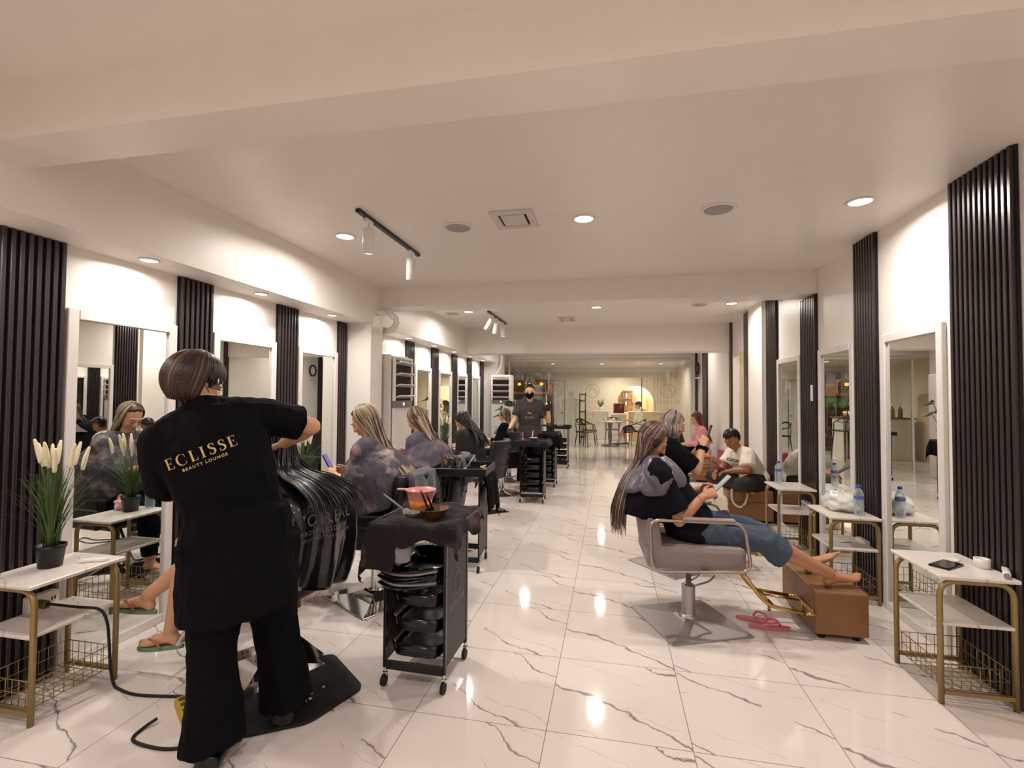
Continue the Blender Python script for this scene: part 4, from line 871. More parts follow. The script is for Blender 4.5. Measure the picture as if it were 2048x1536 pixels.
def hair_cap(mb, c, R, s=1.0, r=(.083, .100, .096), cz=.026, front=.38, low=-.55, fringe=0.0):
    """shell over the cranium, tucked inside the head where the face is"""
    g = []; n, m = 36, 22
    for i in range(m + 1):
        ph = PI / 2 - (PI * .86) * i / m; row = []
        for j in range(n):
            th = 2 * PI * j / n; d = V((math.cos(ph) * math.sin(th), math.cos(ph) * math.cos(th), math.sin(ph)))      # th = 0 is the front
            f = d.y; hl = front + .25 * (1 - abs(d.x))                     # hairline height in the front
            k = 1.0
            if f > .12 and d.z < hl * (1 - fringe): k = .80
            elif f > -.25 and d.z < low * .5 + (f + .25) * .8: k = .84
            k *= 1 + .02 * noise.noise(d * 7 + c * 3)
            row.append(c + R @ V((d.x * r[0] * k, -.010 + d.y * r[1] * k, cz + d.z * r[2] * k)) * s)
        g.append(row)
    mb.sheet(g, 0, True); return mb
def strands(mb, c, R, n, length, seed, mats=(0, 1, 2), wts=(1, 1, 1), r=(.084, .101, .097), cz=.026, back=(0, -1, 0), out=.02, azmin=50, azmax=180, width=.009, part=0.0, body=None, fall=None, wave=.006, hold=105, s=1.0, sag=0, guide=None, gw=(.07, .03)):
    """clumps leaving the parting, lying over the cranium, then hanging"""
    random.seed(seed); back = V(back)
    for i in range(n):
        sd = random.choice((-1, 1)); az = math.radians(random.uniform(azmin, azmax)) * sd; L_ = length * random.uniform(.82, 1.04); wdt = width * random.uniform(.6, 1.25); ph0 = random.uniform(0, 6); rr = 1 + random.uniform(-.01, .035)
        hold_ = math.radians(hold + random.uniform(-12, 8)); pts = []; st = math.radians(random.uniform(4, 30)); K = 14 if length < .05 else 8
        for k in range(K + 1):
            po = st + (hold_ - st) * k / K
            d = V((math.sin(po) * math.sin(az), math.sin(po) * math.cos(az), math.cos(po)))
            pts.append(c + R @ V((d.x * r[0] * rr, -.010 + d.y * r[1] * rr + part, cz + d.z * r[2] * rr)) * s)
        dv = (pts[-1] - pts[-2]).normalized(); p = pts[-1]; M_ = max(2, int(L_ / .035)); o = (R @ V((math.sin(az), math.cos(az), 0))); o.z = 0
        tgt = V((0, 0, -1))
        if guide is not None:
            G = [pts[-1] + dv * .03] + [V(x) for x in guide]; ang = random.uniform(0, 2 * PI); q_ = math.sqrt(random.random()); off = V((math.cos(ang) * q_ * gw[0] + math.sin(az) * gw[0] * .5, math.sin(ang) * q_ * gw[1], 0)); Ln = random.uniform(.78, 1.0)
            G = [G[0]] + [x + off * (.75 + .35 * k) + V((noise.noise(x * 9 + V((i, 0, 0))), noise.noise(x * 9 + V((0, i, 0))), 0)) * .012 for k, x in enumerate(G[1:])]; sl = smoothline([pts[-1]] + G[1:], 7); sl = sl[1:max(3, int(len(sl) * Ln))]
            pts += sl; M_ = 0
        for k in range(M_):
            u = (k + 1) / M_; dv = (dv * .40 + (tgt + o * out * 3 * math.sin(PI * u) + back * sag * max(0, .5 - u)) * .60).normalized(); p = p + dv * (L_ / M_)
            q = p + o * wave * math.sin(u * 9 + ph0) * u + V((noise.noise(p * 14 + V((i, 0, 0))), noise.noise(p * 14 + V((0, i, 0))), 0)) * .006
            if body is not None: q = body(q)
            pts.append(q)
        N = len(pts); rad = []
        for k in range(N):
            u = k / (N - 1); w_ = wdt * min(1, .35 + 3 * u) * (1 - max(0, u - .72) / .28 * .85); rad.append((w_, w_ * .42))
        mb.k = random.choices(mats, wts)[0]; sdv = V((0, 0, 1)).cross(o) if o.length > .01 else V((1, 0, 0)); mb.loft(pts, rad, 6, side=sdv)
    mb.k = 0; return mb
def torso(mb, J, g=0.0, top=.0, f=1.0, upto=True, low=-.07, belly=0.0):
    """torso volume, g = how much bigger than the body"""
    pe, ch, nk = J['pelvis'], J['chest'], J['neck']; sd = (J['hipR'] - J['hipL']).normalized(); sd2 = (J['shR'] - J['shL']).normalized(); up = (ch - pe).normalized()
    pts = [pe + up * low, pe + up * .02, pe.lerp(ch, .38), pe.lerp(ch, .8), ch.lerp(nk, .35), ch.lerp(nk, .72), nk]
    rad = [(.155 * f + g, .105 + g), (.165 * f + g, .118 + g + belly), (.132 * f + g, .098 + g + belly * 1.2), (.148 * f + g, .108 + g), (.160 * f + g, .098 + g), (.13 * f + g, .075 + g), (.058 + g, .055 + g)]
    mb.loft(pts, rad, 20, side=(sd + sd2) / 2, pw=2.3)
    for k in ('shR', 'shL'): mb.loft([nk.lerp(J[k], .25) - V((0, 0, .02)), J[k]], [.055 + g, .052 + g], 12); mb.ball(J[k], .052 + g)
    return mb
def limb(mb, pts, rad, n=12): return mb.loft(pts, rad, n)
def arm(mb, J, k, f=1.0, g=0.0, to=1.0):
    a, b_, c = J['sh' + k], J['el' + k], J['wr' + k]
    if to <= .5: e = a.lerp(b_, to * 2); return limb(mb, [a, a.lerp(e, .5), e], [.052 * f + g, .050 * f + g * 1.15, (.048 * f + g * 1.35)])
    limb(mb, [a, a.lerp(b_, .5), b_], [.050 * f + g, .044 * f + g, .037 * f + g]); mb.ball(b_, .037 * f + g)
    e = b_.lerp(c, (to - .5) * 2); limb(mb, [b_, b_.lerp(e, .3), e], [.036 * f + g, .039 * f + g, .025 * f + g])
def leg(mb, J, k, f=1.0, g=0.0, to=1.0, flare=0.0):
    a, b_, c = J['hip' + k], J['kn' + k], J['an' + k]
    if to <= .5: e = a.lerp(b_, to * 2); return limb(mb, [a, a.lerp(e, .5), e], [.085 * f + g, .075 * f + g, .065 * f + g + flare])
    limb(mb, [a, a.lerp(b_, .5), b_], [.088 * f + g, .072 * f + g, .054 * f + g]); mb.ball(b_, .054 * f + g)
    e = b_.lerp(c, (to - .5) * 2); limb(mb, [b_, b_.lerp(e, .35), b_.lerp(e, .7), e], [.052 * f + g, .054 * f + g, .042 * f + g + flare * .6, .034 * f + g + flare])
def pose(seat=None, lean=0.0, tilt=0.0, head=(0, 0, 0), wrR=(.12, .35, .85), wrL=(-.12, .35, .85), anR=None, anL=None, knR=None, knL=None, S=1.0, hipw=.085, shw=.165, eh=(0, -.4, -1), headf=.03, stand=.92, twist=0.0, off=(0, 0)):
    J = {}; S_ = S; z0 = seat + .085 if seat is not None else stand * S; p = J['pelvis'] = V((off[0], off[1], z0))
    up = rotm(-lean, tilt, 0) @ V((0, 0, 1)); r = rotm(0, tilt * .3, 0) @ V((1, 0, 0)); rs = rotm(0, tilt, 0) @ rotm(0, 0, twist) @ V((1, 0, 0))
    J['chest'] = p + up * .33 * S; up2 = rotm(-lean * 1.1 - .04, tilt, 0) @ V((0, 0, 1)); J['neck'] = J['chest'] + up2 * .175 * S
    J['shR'] = J['neck'] + rs * shw * S - up2 * .045 * S; J['shL'] = J['neck'] - rs * shw * S - up2 * .045 * S
    J['hipR'] = p + r * hipw; J['hipL'] = p - r * hipw; J['R'] = RH(*head); f = J['R'] @ V((0, 1, 0)); f.z = 0
    J['head'] = J['neck'] + up2 * .09 + f * headf + V((0, 0, .055 * S)) + J['R'] @ V((0, .0, .02))
    for k, w_, sg in (('R', wrR, 1), ('L', wrL, -1)):
        J['wr' + k] = V(w_); h = V((eh[0] * sg, eh[1], eh[2])); J['el' + k] = ik(J['sh' + k], J['wr' + k], .275 * S, .235 * S, h)
        d = J['wr' + k] - J['el' + k]; J['wr' + k] = J['el' + k] + d.normalized() * .235 * S
    for k, a, kn, sg in (('R', anR, knR, 1), ('L', anL, knL, -1)):
        if a is None: a = (sg * .11, .45, .16) if seat is not None else (sg * .12, 0, .08)
        J['an' + k] = V(a); J['kn' + k] = V(kn) if kn is not None else ik(J['hip' + k], J['an' + k], .40 * S, .385 * S, (0, 1, .6))
    return J
def body(t, J, skin, s=1.0, f=1.0, vox=.008, hands=True, feet=True, curl=(.5, .5), hd=None, ft=None, hs=1.0, legs=True, ears=True, bn=None):
    mb = MB(); torso(mb, J, -.012, f=f); mb.loft([J['neck'] - V((0, 0, .03)), J['neck'].lerp(J['head'], .5), J['head'] + V((0, 0, -.03))], [.052, .047, .048], 14)
    P = head_vol(mb, J['head'], J['R'], hs, ears)
    for i, k in enumerate(('R', 'L')):
        arm(mb, J, k, f=f)
        if hands:
            d, n = (hd[i] if hd else (J['wr' + k] - J['el' + k], V((0, 0, 1)))); hand(mb, J['wr' + k], d, n, 1 if k == 'L' else -1, curl[i], .95 * s)
        if legs:
            leg(mb, J, k, f=f)
            if feet: d, u = (ft[i] if ft else (V((0, 1, -.1)), V((0, 0, 1)))); foot(mb, J['an' + k], d, u, .95 * s, 1 if k == 'L' else -1)
    return fuse(mb, bn or 'body', skin, t, vox, 3)
def person(label, loc, rz, group=None): return thing('person', label, 'person', loc, rz, group)
def phone(world_c, R, label, case=M_grey, scr='5b5fae', parent=None, glow=.8, s=1.0):
    t = thing('smartphone', label, 'phone', world_c); t.rotation_euler = R.to_euler()
    MB().box((0, 0, 0), (.075 * s, .009, .155 * s), ch=.003).build('phone_case', case, t); MB().box((0, -.0052, 0), (.068 * s, .001, .146 * s)).build('phone_screen', mat('lit phone screen ' + scr, scr, .2, emit=glow), t); return t
# ---- 1: standing stylist in the foreground, back to the camera
LOC1 = V((-1.42, 1.76, 0)); RZ1 = .67
t = person('standing stylist in black scrubs seen from behind, lettering on the back, working on a client', LOC1, RZ1)
J = {'pelvis': V((-.07, .02, .86)), 'chest': V((-.13, .05, 1.14)), 'neck': V((-.195, .10, 1.365)), 'shR': V((.03, .13, 1.335)), 'shL': V((-.335, .06, 1.235)), 'hipR': V((.035, .05, .84)), 'hipL': V((-.165, .0, .84)),
     'elR': V((.215, .20, 1.285)), 'wrR': V((.10, .40, 1.19)), 'elL': V((-.335, .20, 1.02)), 'wrL': V((-.20, .38, .98)), 'knR': V((.07, .12, .47)), 'knL': V((-.15, .02, .46)), 'anR': V((.125, .12, .09)), 'anL': V((-.135, -.05, .085))}
J['R'] = RH(-.25, -.95, .10); J['head'] = V((-.245, .135, 1.468))
body(t, J, M_skin2, f=1.08, vox=.008, ft=[(V((.25, 1, -.1)), V((0, 0, 1)))] * 2, hd=[(V((-.5, .8, -.2)), V((0, -.3, 1))), (V((.2, .9, .1)), V((0, 0, 1)))])
M_scr = mat('black scrub cloth', '08070b', .85, noise_=.2, bump=.25, bscale=60)
dull(M_scr, M_blk)
mb = torso(MB(), J, .030, f=1.1, low=-.04); arm(mb, J, 'R', 1.05, .022, .36); arm(mb, J, 'L', 1.05, .026, .46)
mb.loft([J['pelvis'] + V((-.0, 0, .12)), J['pelvis'] + V((0, 0, -.06)), J['pelvis'] + V((.0, 0, -.18)), J['pelvis'] + V((.01, .0, -.29))], [(.185, .15), (.20, .17), (.215, .18), (.22, .185)], 24, side=V((1, 0, 0)), pw=2.4)
mb.loft([J['neck'] - V((.0, 0, .02)), J['neck'] + V((-.015, .012, .05))], [(.075, .07), (.062, .06)], 16)
fuse(mb, 'scrub_tunic', M_scr, t, .009, 6, fold=.013, fs=7, fz=.4, fine=.003, seed=2)
mb = MB()
for k in 'RL': leg(mb, J, k, 1.05, .034, 1.0, .045)
mb.ball(J['pelvis'] - V((0, 0, .03)), (.19, .14, .13)); fuse(mb, 'loose_trousers', M_scr, t, .010, 5, fold=.014, fs=8, fz=.3, fine=.003, seed=7)
for k in 'RL':
    a = J['an' + k]; d = V((.25, 1, 0)).normalized(); mb = MB().loft([a - d * .07 - V((0, 0, .035)), a - V((0, 0, .03)), a + d * .1 - V((0, 0, .045)), a + d * .17 - V((0, 0, .055))], [(.045, .04), (.052, .048), (.055, .038), (.04, .025)], 14, side=V((1, 0, 0)))
    fuse(mb, 'clog_shoe', M_blackgl, t, .008, 3)
hb = MB(); hair_cap(hb, J['head'], J['R'], 1.05, r=(.086, .106, .100), front=.3, low=-.5); strands(hb, J['head'], J['R'], 460, .012, 5, (0, 1, 2), (5, 1.6, .5), r=(.088, .114, .113), azmin=94, hold=136, width=.006, wave=.002, out=-.3, s=1.05); strands(hb, J['head'], J['R'], 300, .008, 6, (0, 1, 2), (5, 1.6, .5), r=(.088, .112, .112), azmin=20, azmax=100, hold=82, width=.006, wave=.001, out=-.2, s=1.05)
hb.build('hair', [mat('dark chestnut hair', '2c1a15', .35, noise_=.4, nscale=25), M_hbrown, mat('faded blond streak', '6a543e', .4, noise_=.2)], t)
Rm_ = J['R']; hc = J['head']
g = MB(); P = lambda x, y, z: hc + Rm_ @ V((x, y, z))
for k in (-1, 1): g.loft([P(k * .033 + .021 * math.cos(a), .098, .003 + .019 * math.sin(a)) for a in [2 * PI * i / 20 for i in range(20)]], .0016, 5, close=True); g.loft([P(k * .055, .096, .006), P(k * .078, .04, .004), P(k * .079, -.01, .0), P(k * .077, -.03, -.02)], .0015, 5)
g.loft([P(-.012, .099, .005), P(.012, .099, .005)], .0014, 5); g.build('glasses', M_blackgl, t)
MB().loft([P(0, .098, -.03), P(0, .11, -.045), P(0, .095, -.085), P(0, .06, -.115)], [(.03, .01), (.048, .03), (.045, .03), (.02, .01)], 14, side=Rm_ @ V((1, 0, 0))).build('face_mask', M_blk, t)
mb = MB()
for k in (-1, 1): mb.loft([P(k * .045, .085, -.04), P(k * .075, .02, -.015), P(k * .082, -.012, .01)], .0012, 5)
mb.build('mask_strap', M_blk, t)
def text_on(parent, target, body_, size, m, origin, right, upv, outv, name, spacing=1.0, lift=.004, bold=0, ext=0.0):
    """lettering laid onto a surface: every vertex moved along -outv onto the target mesh"""
    r = V(right).normalized(); n = V(outv).normalized(); u = (V(upv) - n * V(upv).dot(n)); u = (u - r * u.dot(r)).normalized(); r = u.cross(n).normalized()
    cu = bpy.data.curves.new(name, 'FONT'); cu.body = body_; cu.size = size; cu.align_x = 'CENTER'; cu.align_y = 'CENTER'; cu.space_character = spacing; cu.resolution_u = 3; cu.offset = bold
    cu.materials.append(m); o = bpy.data.objects.new('tt', cu); C.objects.link(o); me = bpy.data.meshes.new_from_object(o.evaluated_get(bpy.context.evaluated_depsgraph_get())); bpy.data.objects.remove(o)
    import bmesh
    bm = bmesh.new(); bm.from_mesh(me); bmesh.ops.triangulate(bm, faces=bm.faces); bmesh.ops.subdivide_edges(bm, edges=[e for e in bm.edges if e.calc_length() > size * .12], cuts=2); bm.to_mesh(me); bm.free()
    from mathutils.bvhtree import BVHTree
    tm = target.data; bv = BVHTree.FromPolygons([v.co for v in tm.vertices], [p.vertices[:] for p in tm.polygons]); og = V(origin)
    for v in me.vertices:
        p = og + r * v.co.x + u * v.co.y + n * .5; h = bv.ray_cast(p, -n); v.co = (h[0] + n * lift) if h[0] is not None else (og + r * v.co.x + u * v.co.y)
    ob = bpy.data.objects.new(name, me); C.objects.link(ob); ob.parent = parent; return ob
def serif_on(parent, target, size, m, origin, right, upv, outv, name, lift=.004):
    r = V(right).normalized(); n = V(outv).normalized(); u = V(upv) - n * V(upv).dot(n); u = (u - r * u.dot(r)).normalized(); r = u.cross(n).normalized(); og = V(origin)
    from mathutils.bvhtree import BVHTree
    tm = target.data; bv = BVHTree.FromPolygons([v.co for v in tm.vertices], [p.vertices[:] for p in tm.polygons]); mb = MB()
    for q in serif_word():
        a, b_, c_, d = [V((x, y, 0)) for x, y in q]; L_ = max((b_ - a).length, (d - a).length); k = 4 if L_ > .3 else 1
        for i in range(k):
            for j in range(k):
                def at(s_, t_): return (a.lerp(b_, s_)).lerp(d.lerp(c_, s_), t_)
                vs = []
                for s_, t_ in ((i / k, j / k), ((i + 1) / k, j / k), ((i + 1) / k, (j + 1) / k), (i / k, (j + 1) / k)):
                    w_ = at(s_, t_); p_ = og + (r * w_.x + u * w_.y) * size + n * .5; h = bv.ray_cast(p_, -n); vs.append(h[0] + n * lift if h[0] is not None else p_ - n * .5)
                mb.add(vs, [(0, 1, 2, 3)], False)
    return mb.build(name, m, parent)
M_gt = mat('gold print', 'c2a56c', .5)
tun = [o for o in kids(t) if o.name.startswith('scrub_tunic')][0]
serif_on(t, tun, .042, M_gt, (-.195, 0, 1.205), (.93, 0, .37), (-.3, 0, 1), (-.02, -1, .05), 'back_lettering'); text_on(t, tun, 'BEAUTY LOUNGE', .0155, M_gt, (-.180, 0, 1.168), (.93, 0, .37), (-.3, 0, 1), (-.02, -1, .05), 'small_lettering', 1.35, bold=.0004)
def towel_body(t, J, m, name='shoulder_towel', g=.03, z=.62, a=.27, b_=.20, fold=.018, seed=1, vox=.010, yo=0.0, armto=.8, fine=.004, hemy=0.0):
    mb = torso(MB(), J, g); nk = J['neck']
    for k in 'RL': arm(mb, J, k, 1.15, .025, armto)
    ch = J['chest']; zz = ch.z
    mb.loft([nk + V((0, 0, .03)), nk - V((0, -.0, .03)), nk - V((0, .02, .09)), V((ch.x, ch.y - .02 + yo, zz - .02)), V((ch.x, ch.y - .03 + yo + hemy * .5, (zz + z) / 2)), V((ch.x, ch.y - .03 + yo + hemy, z))], [(.08, .075), (.11, .09), (a * .82, b_ * .72), (a, b_), (a * 1.03, b_ * 1.06), (a * 1.04, b_ * 1.1)], 26, side=V((1, 0, 0)), pw=2.3)
    return fuse(mb, name, m, t, vox, 5, fold=fold, fs=8, fz=.3, fine=fine, ffs=45, seed=seed)
def keepout(c, a, b_, z0, z1):
    """pushes hanging hair outside an upright ellipse around the torso"""
    def f(q):
        if z0 < q.z < z1:
            s_ = min(1, .25 + (z1 - q.z) / .14); x, y = (q.x - c[0]) / (a * s_), (q.y - c[1]) / (b_ * s_); r = math.hypot(x, y)
            if 1e-4 < r < 1: k = 1 / r; return V((c[0] + (q.x - c[0]) * k, c[1] + (q.y - c[1]) * k, q.z))
        return q
    return f
# ---- client under the standing stylist (mostly hidden)
t = person('seated client in a glossy black cape, long wet black hair, legs bare, behind the stylist', (-1.78, 2.28, 0), PI / 2 + .05)
J = pose(.50, lean=-.10, head=(-.25, 0, 0), wrR=(.12, .38, .70), wrL=(-.12, .38, .70), anR=(-.07, .65, .35), anL=(-.11, .46, .20), knR=(.0, .35, .60), knL=(-.12, .36, .57))
body(t, J, M_skin2, ft=[(V((-.05, 1, .05)), V((0, -.05, 1))), (V((-.1, 1, -.08)), V((0, 0, 1)))], vox=.008)
M_cape = mat('glossy black cape', '15141a', .22, noise_=.2, bump=.5, bscale=9, coat=.3)
g = []; nk = J['neck']
rings = [(0, -.0, nk.z + .03, .07, .07), (0, -.01, nk.z - .0, .11, .10), (0, -.04, nk.z - .07, .21, .17), (0, -.14, nk.z - .13, .27, .28), (0, -.14, .85, .30, .315), (0, -.14, .71, .30, .315), (0, -.13, .58, .29, .31), (0, -.11, .47, .27, .29)]
for i, (x, y, z, a, b_) in enumerate(rings):
    row = []; fa = [0, .003, .006, .010, .015, .02, .026, .03][i]
    for j in range(72):
        th = 2 * PI * j / 72; k = fa * (math.sin(th * 9 + .7 * math.sin(th * 3)) + .5 * math.sin(th * 17 + i)); row.append(V((x + (a + k) * math.cos(th), y + (b_ + k) * math.sin(th), z + .02 * math.sin(th * 2 + 1) * i / 7)))
    g.append(row)
cape = MB().sheet(g, .003, True).build('salon_cape', M_cape, t); s_ = cape.modifiers.new('s', 'SUBSURF'); s_.levels = s_.render_levels = 1
M_pr = mat('grey cape print', '6d686c', .5)
text_on(t, cape, "L'ORÉAL", .080, M_pr, (-.125, -.38, .83), (-1, 0, 0), (0, 0, 1), (-.42, -.9, .1), 'cape_lettering', 1.1); text_on(t, cape, 'PROFESSIONNEL', .030, M_pr, (-.125, -.38, .775), (-1, 0, 0), (0, 0, 1), (-.42, -.9, .1), 'cape_lettering_small', 1.2); text_on(t, cape, 'PARIS LONDON NEW YORK', .022, M_pr, (-.125, -.38, .742), (-1, 0, 0), (0, 0, 1), (-.42, -.9, .1), 'cape_lettering_small', 1.2)
hb = MB(); hair_cap(hb, J['head'], J['R']); strands(hb, J['head'], J['R'], 260, .30, 3, (0, 1), (4, 1), azmin=66, guide=[(-.04, -.16, 1.06), (-.06, -.31, 1.0), (-.07, -.42, .93), (-.07, -.475, .83)], gw=(.12, .012), width=.006, wave=.004); hb.build('hair', [M_hblack, M_hdark], t)
for k, s2 in (('R', 1), ('L', 2)):
    a = J['an' + k]; d = (V((-.05, 1, .05)) if k == 'R' else V((-.1, 1, -.08))).normalized(); o = []
    for i in range(24):
        th = 2 * PI * i / 24; o.append((math.cos(th) * (.036 + .01 * math.sin(th)), math.sin(th) * .125))
    q = thing('flip_flop', 'green flip-flop on the %s bare foot of the client behind the stylist' % ('raised' if s2 == 1 else 'lower'), 'slipper', (0, 0, 0)); q.parent = None
    so = MB().prism(o, -.009, .012, 2).build('sole', mat('sage green rubber', '6f8a6c', .55), q, bevel=.004); sb = MB()
    for sx in (-1, 1): sb.loft(smoothline([(0, .075, .012), (sx * .016, .05, .05), (sx * .042, .0, .045), (sx * .04, -.03, .01)], 5), [(.006, .003)] * 16, 6)
    sb.build('strap', mat('rose strap', 'b0605e', .5), q)
    X = d.cross(V((0, 0, 1))).normalized(); Z = X.cross(d); M4 = Matrix((X, d, Z)).transposed().to_4x4(); M4.translation = a + d * .055 - Z * .073
    q.matrix_world = Matrix.Translation(t.location) @ rotm(0, 0, t.rotation_euler.z).to_4x4() @ M4
# ---- blonde client
M_phs = M_grey
t = person('seated client with long wet blonde hair and tie-dyed grey towel, holding a lit phone', (-1.67, 3.25, 0), PI / 2 + .05)
J = pose(.50, lean=.02, head=(-.55, .1, 0), wrR=(.10, .25, .86), wrL=(-.06, .27, .86), headf=.05)
body(t, J, M_skin2, hd=[(V((-.3, 1, .3)), V((.8, .2, .4))), (V((.3, 1, .3)), V((-.8, .2, .4)))], vox=.007); face(t, J['head'], J['R'], 1.0, .75, M_lip2, M_hbrown, skin=M_skin2)
towel_body(t, J, M_dye, seed=3, z=.66, a=.285, b_=.23, hemy=-.08)
mb = MB(); leg(mb, J, 'R', 1, .02, .95); leg(mb, J, 'L', 1, .02, .95); fuse(mb, 'dark_trousers', M_blk, t, .012, 4, fold=.008)
hb = MB(); hb.k = 2; hair_cap(hb, J['head'], J['R'], front=.45); strands(hb, J['head'], J['R'], 300, .38, 13, (0, 1, 2, 3), (5, 4, 2.6, 1.2), azmin=64, guide=[(0, -.09, 1.05), (0, -.21, .95), (0, -.30, .84), (.01, -.335, .70)], gw=(.075, .02), width=.006, wave=.005); hb.build('hair', [M_hblond, M_hlight, M_hbrown, mat('pale cream strand', 'c2b49c', .35)], t)
W = lambda t_, p: Matrix.Translation(t_.location) @ rotm(0, 0, t_.rotation_euler.z).to_4x4() @ V(p)
phone(W(t, (.02, .365, .93)), rotm(-.5, 0, PI / 2 + .2), 'phone with a purple lit screen in the hands of the blonde client', M_black, '6a62b0')
# ---- brown haired client, grey towel
t = person('seated client with long streaked brown hair and a plain grey-purple towel', (-1.66, 4.28, 0), PI / 2 - .15)
J = pose(.50, lean=.12, head=(-.45, -.15, 0), wrR=(.06, .26, .88), wrL=(-.12, .28, .88), headf=.05, S=.95)
body(t, J, M_skin2, hd=[(V((-.3, 1, .3)), V((.8, .2, .4))), (V((.3, 1, .3)), V((-.8, .2, .4)))], vox=.009); towel_body(t, J, M_dye2, seed=8, z=.62, a=.28, b_=.22, hemy=-.06)
mb = MB(); leg(mb, J, 'R', 1, .02, .95); leg(mb, J, 'L', 1, .02, .95); fuse(mb, 'dark_trousers', M_blk, t, .014, 4, fold=.008)
hb = MB(); hair_cap(hb, J['head'], J['R']); strands(hb, J['head'], J['R'], 240, .42, 23, (0, 1, 2, 3), (5, 3, 2, 1.2), azmin=62, guide=[(0, -.06, 1.03), (0, -.16, .94), (0, -.25, .82), (0, -.29, .66)], gw=(.075, .02), width=.007); hb.build('hair', [M_hbrown, M_haub, M_hlight, M_hblond], t)
phone(W(t, (-.04, .385, .95)), rotm(-.5, 0, PI / 2), 'dark phone held by the brown haired client in the grey towel', M_black, '3a3530', glow=.2)
# grey bulging towels hung over the two chair backs
cloth_drape('grey_towel', 'folded dark grey towel over the backrest of the blonde client', -1.34, 3.25, .90, .07, .36, 4, mat('charcoal terry towel', '3b3a42', .95, bump=.7, bscale=150, sheen=.4), lambda a, u, v: .20 if abs(u) > .2 else .05, 'towel', .02)
cloth_drape('grey_towel', 'folded dark grey towel over the backrest of the brown haired client', -1.33, 4.26, .90, .07, .36, 7, mat('charcoal terry towel', '3b3a42', .95, bump=.7, bscale=150, sheen=.4), lambda a, u, v: .26 if abs(u) > .2 else .05, 'towel', .02)
# ---- dark coat
t = person('seated person in a dark coat with black hair, seen from behind', (-1.65, 5.98, 0), PI / 2 - .2)
J = pose(.44, lean=.32, head=(-.4, .1, 0), S=.95, wrR=(.22, .40, .75), wrL=(-.05, .40, .72), shw=.175)
body(t, J, M_skin, vox=.012); mb = torso(MB(), J, .04); [arm(mb, J, k, 1.1, .025, .97) for k in 'RL']; fuse(mb, 'dark_coat', mat('dark coat cloth', '26211f', .8, noise_=.2), t, .012, 5, fold=.014, fs=8)
mb = MB(); leg(mb, J, 'R', 1, .02, .95); leg(mb, J, 'L', 1, .02, .95); fuse(mb, 'dark_trousers', M_blk, t, .016, 4)
hb = MB(); hair_cap(hb, J['head'], J['R'], 1.02); strands(hb, J['head'], J['R'], 90, .22, 33, (0, 1), (4, 1), guide=[(0, .03, 1.0), (0, -.03, .92), (0, -.09, .78)], gw=(.12, .02), width=.014); hb.build('hair', [M_hblack, M_hdark], t)
# ---- highlighted client far left
t = person('seated client with caramel highlighted hair, farthest on the left side', (-1.76, 8.2, 0), PI / 2 - .1)
J = pose(.40, lean=.0, S=.95, head=(-.15, 0, 0), wrR=(.10, .32, .70), wrL=(-.10, .32, .70)); body(t, J, M_skin2, vox=.013); towel_body(t, J, M_blk, 'black_cape', seed=5, z=.6, vox=.014)
hb = MB(); hair_cap(hb, J['head'], J['R']); strands(hb, J['head'], J['R'], 90, .30, 43, (0, 1, 2), (3, 3, 3), azmin=55, guide=[(0, -.05, 1.0), (0, -.13, .9), (0, -.21, .72)], gw=(.10, .02), width=.013); hb.build('hair', [M_hbrown, M_hlight, M_haub], t)
MB().loft([J['neck'] + V((0, 0, .05)), J['neck'] - V((0, 0, .01)), J['neck'] - V((0, -.02, .06))], [.065, .09, .15], 18).build('white_collar_towel', M_white, t)
# ---- masked stylist
t = person('standing stylist in brown scrubs and black face mask, one gloved hand raised', (-1.26, 7.62, -.0), PI + .12)
J = pose(None, lean=.03, head=(-.12, 0, 0), wrR=(.30, .28, .95), wrL=(-.25, .25, 1.36), S=1.0, eh=(.3, -.3, -1), stand=.86, shw=.155)
J['elL'] = V((-.30, .08, 1.06)); J['wrL'] = V((-.29, .16, 1.28)); body(t, J, M_skin2, vox=.010, hd=[(V((0, 1, -.3)), V((0, 0, 1))), (V((.1, .1, 1)), V((0, 1, 0)))], curl=(.5, .9)); face(t, J['head'], J['R'], 1, .5, None, M_hdark, skin=M_skin2)
M_scrb = mat('dark brown scrub cloth', '362a2b', .8, noise_=.15, bump=.2, bscale=60)
mb = torso(MB(), J, .028, f=1.05); [arm(mb, J, k, 1.05, .02, .34) for k in 'RL']; mb.loft([J['pelvis'] + V((0, 0, .12)), J['pelvis'] + V((0, 0, -.14))], [(.18, .14), (.20, .16)], 22, side=V((1, 0, 0))); tb = fuse(mb, 'scrub_top', M_scrb, t, .010, 5, fold=.009, fs=8)
mb = MB(); [leg(mb, J, k, 1.05, .03, .96, .02) for k in 'RL']; fuse(mb, 'black_trousers', M_blk, t, .014, 5, fold=.01)
P = lambda x, y, z: J['head'] + J['R'] @ V((x, y, z)); sd = J['R'] @ V((1, 0, 0))
fuse(MB().loft([P(0, .03, -.025), P(0, .065, -.05), P(0, .04, -.10)], [(.066, .055), (.062, .058), (.04, .035)], 18, side=sd), 'face_mask', M_blk, t, .005, 3)
mb = MB(); hand(mb, J['wrL'], V((.1, .1, 1)), V((0, 1, 0)), 1, .9, 1.03); mb.loft([J['wrL'] - (J['wrL'] - J['elL']).normalized() * .05, J['wrL']], [.034, .03], 12); fuse(mb, 'black_glove', M_rubber, t, .006, 2)
mb = MB(); hand(mb, J['wrR'], V((0, 1, -.3)), V((0, 0, 1)), -1, .5, 1.03); fuse(mb, 'black_glove', M_rubber, t, .006, 2)
hb = MB(); hair_cap(hb, J['head'], J['R'], 1.0, r=(.083, .101, .099), front=.26); hb.ball(J['head'] + V((0, -.09, .08)), .035); hb.build('hair', M_hblack, t)
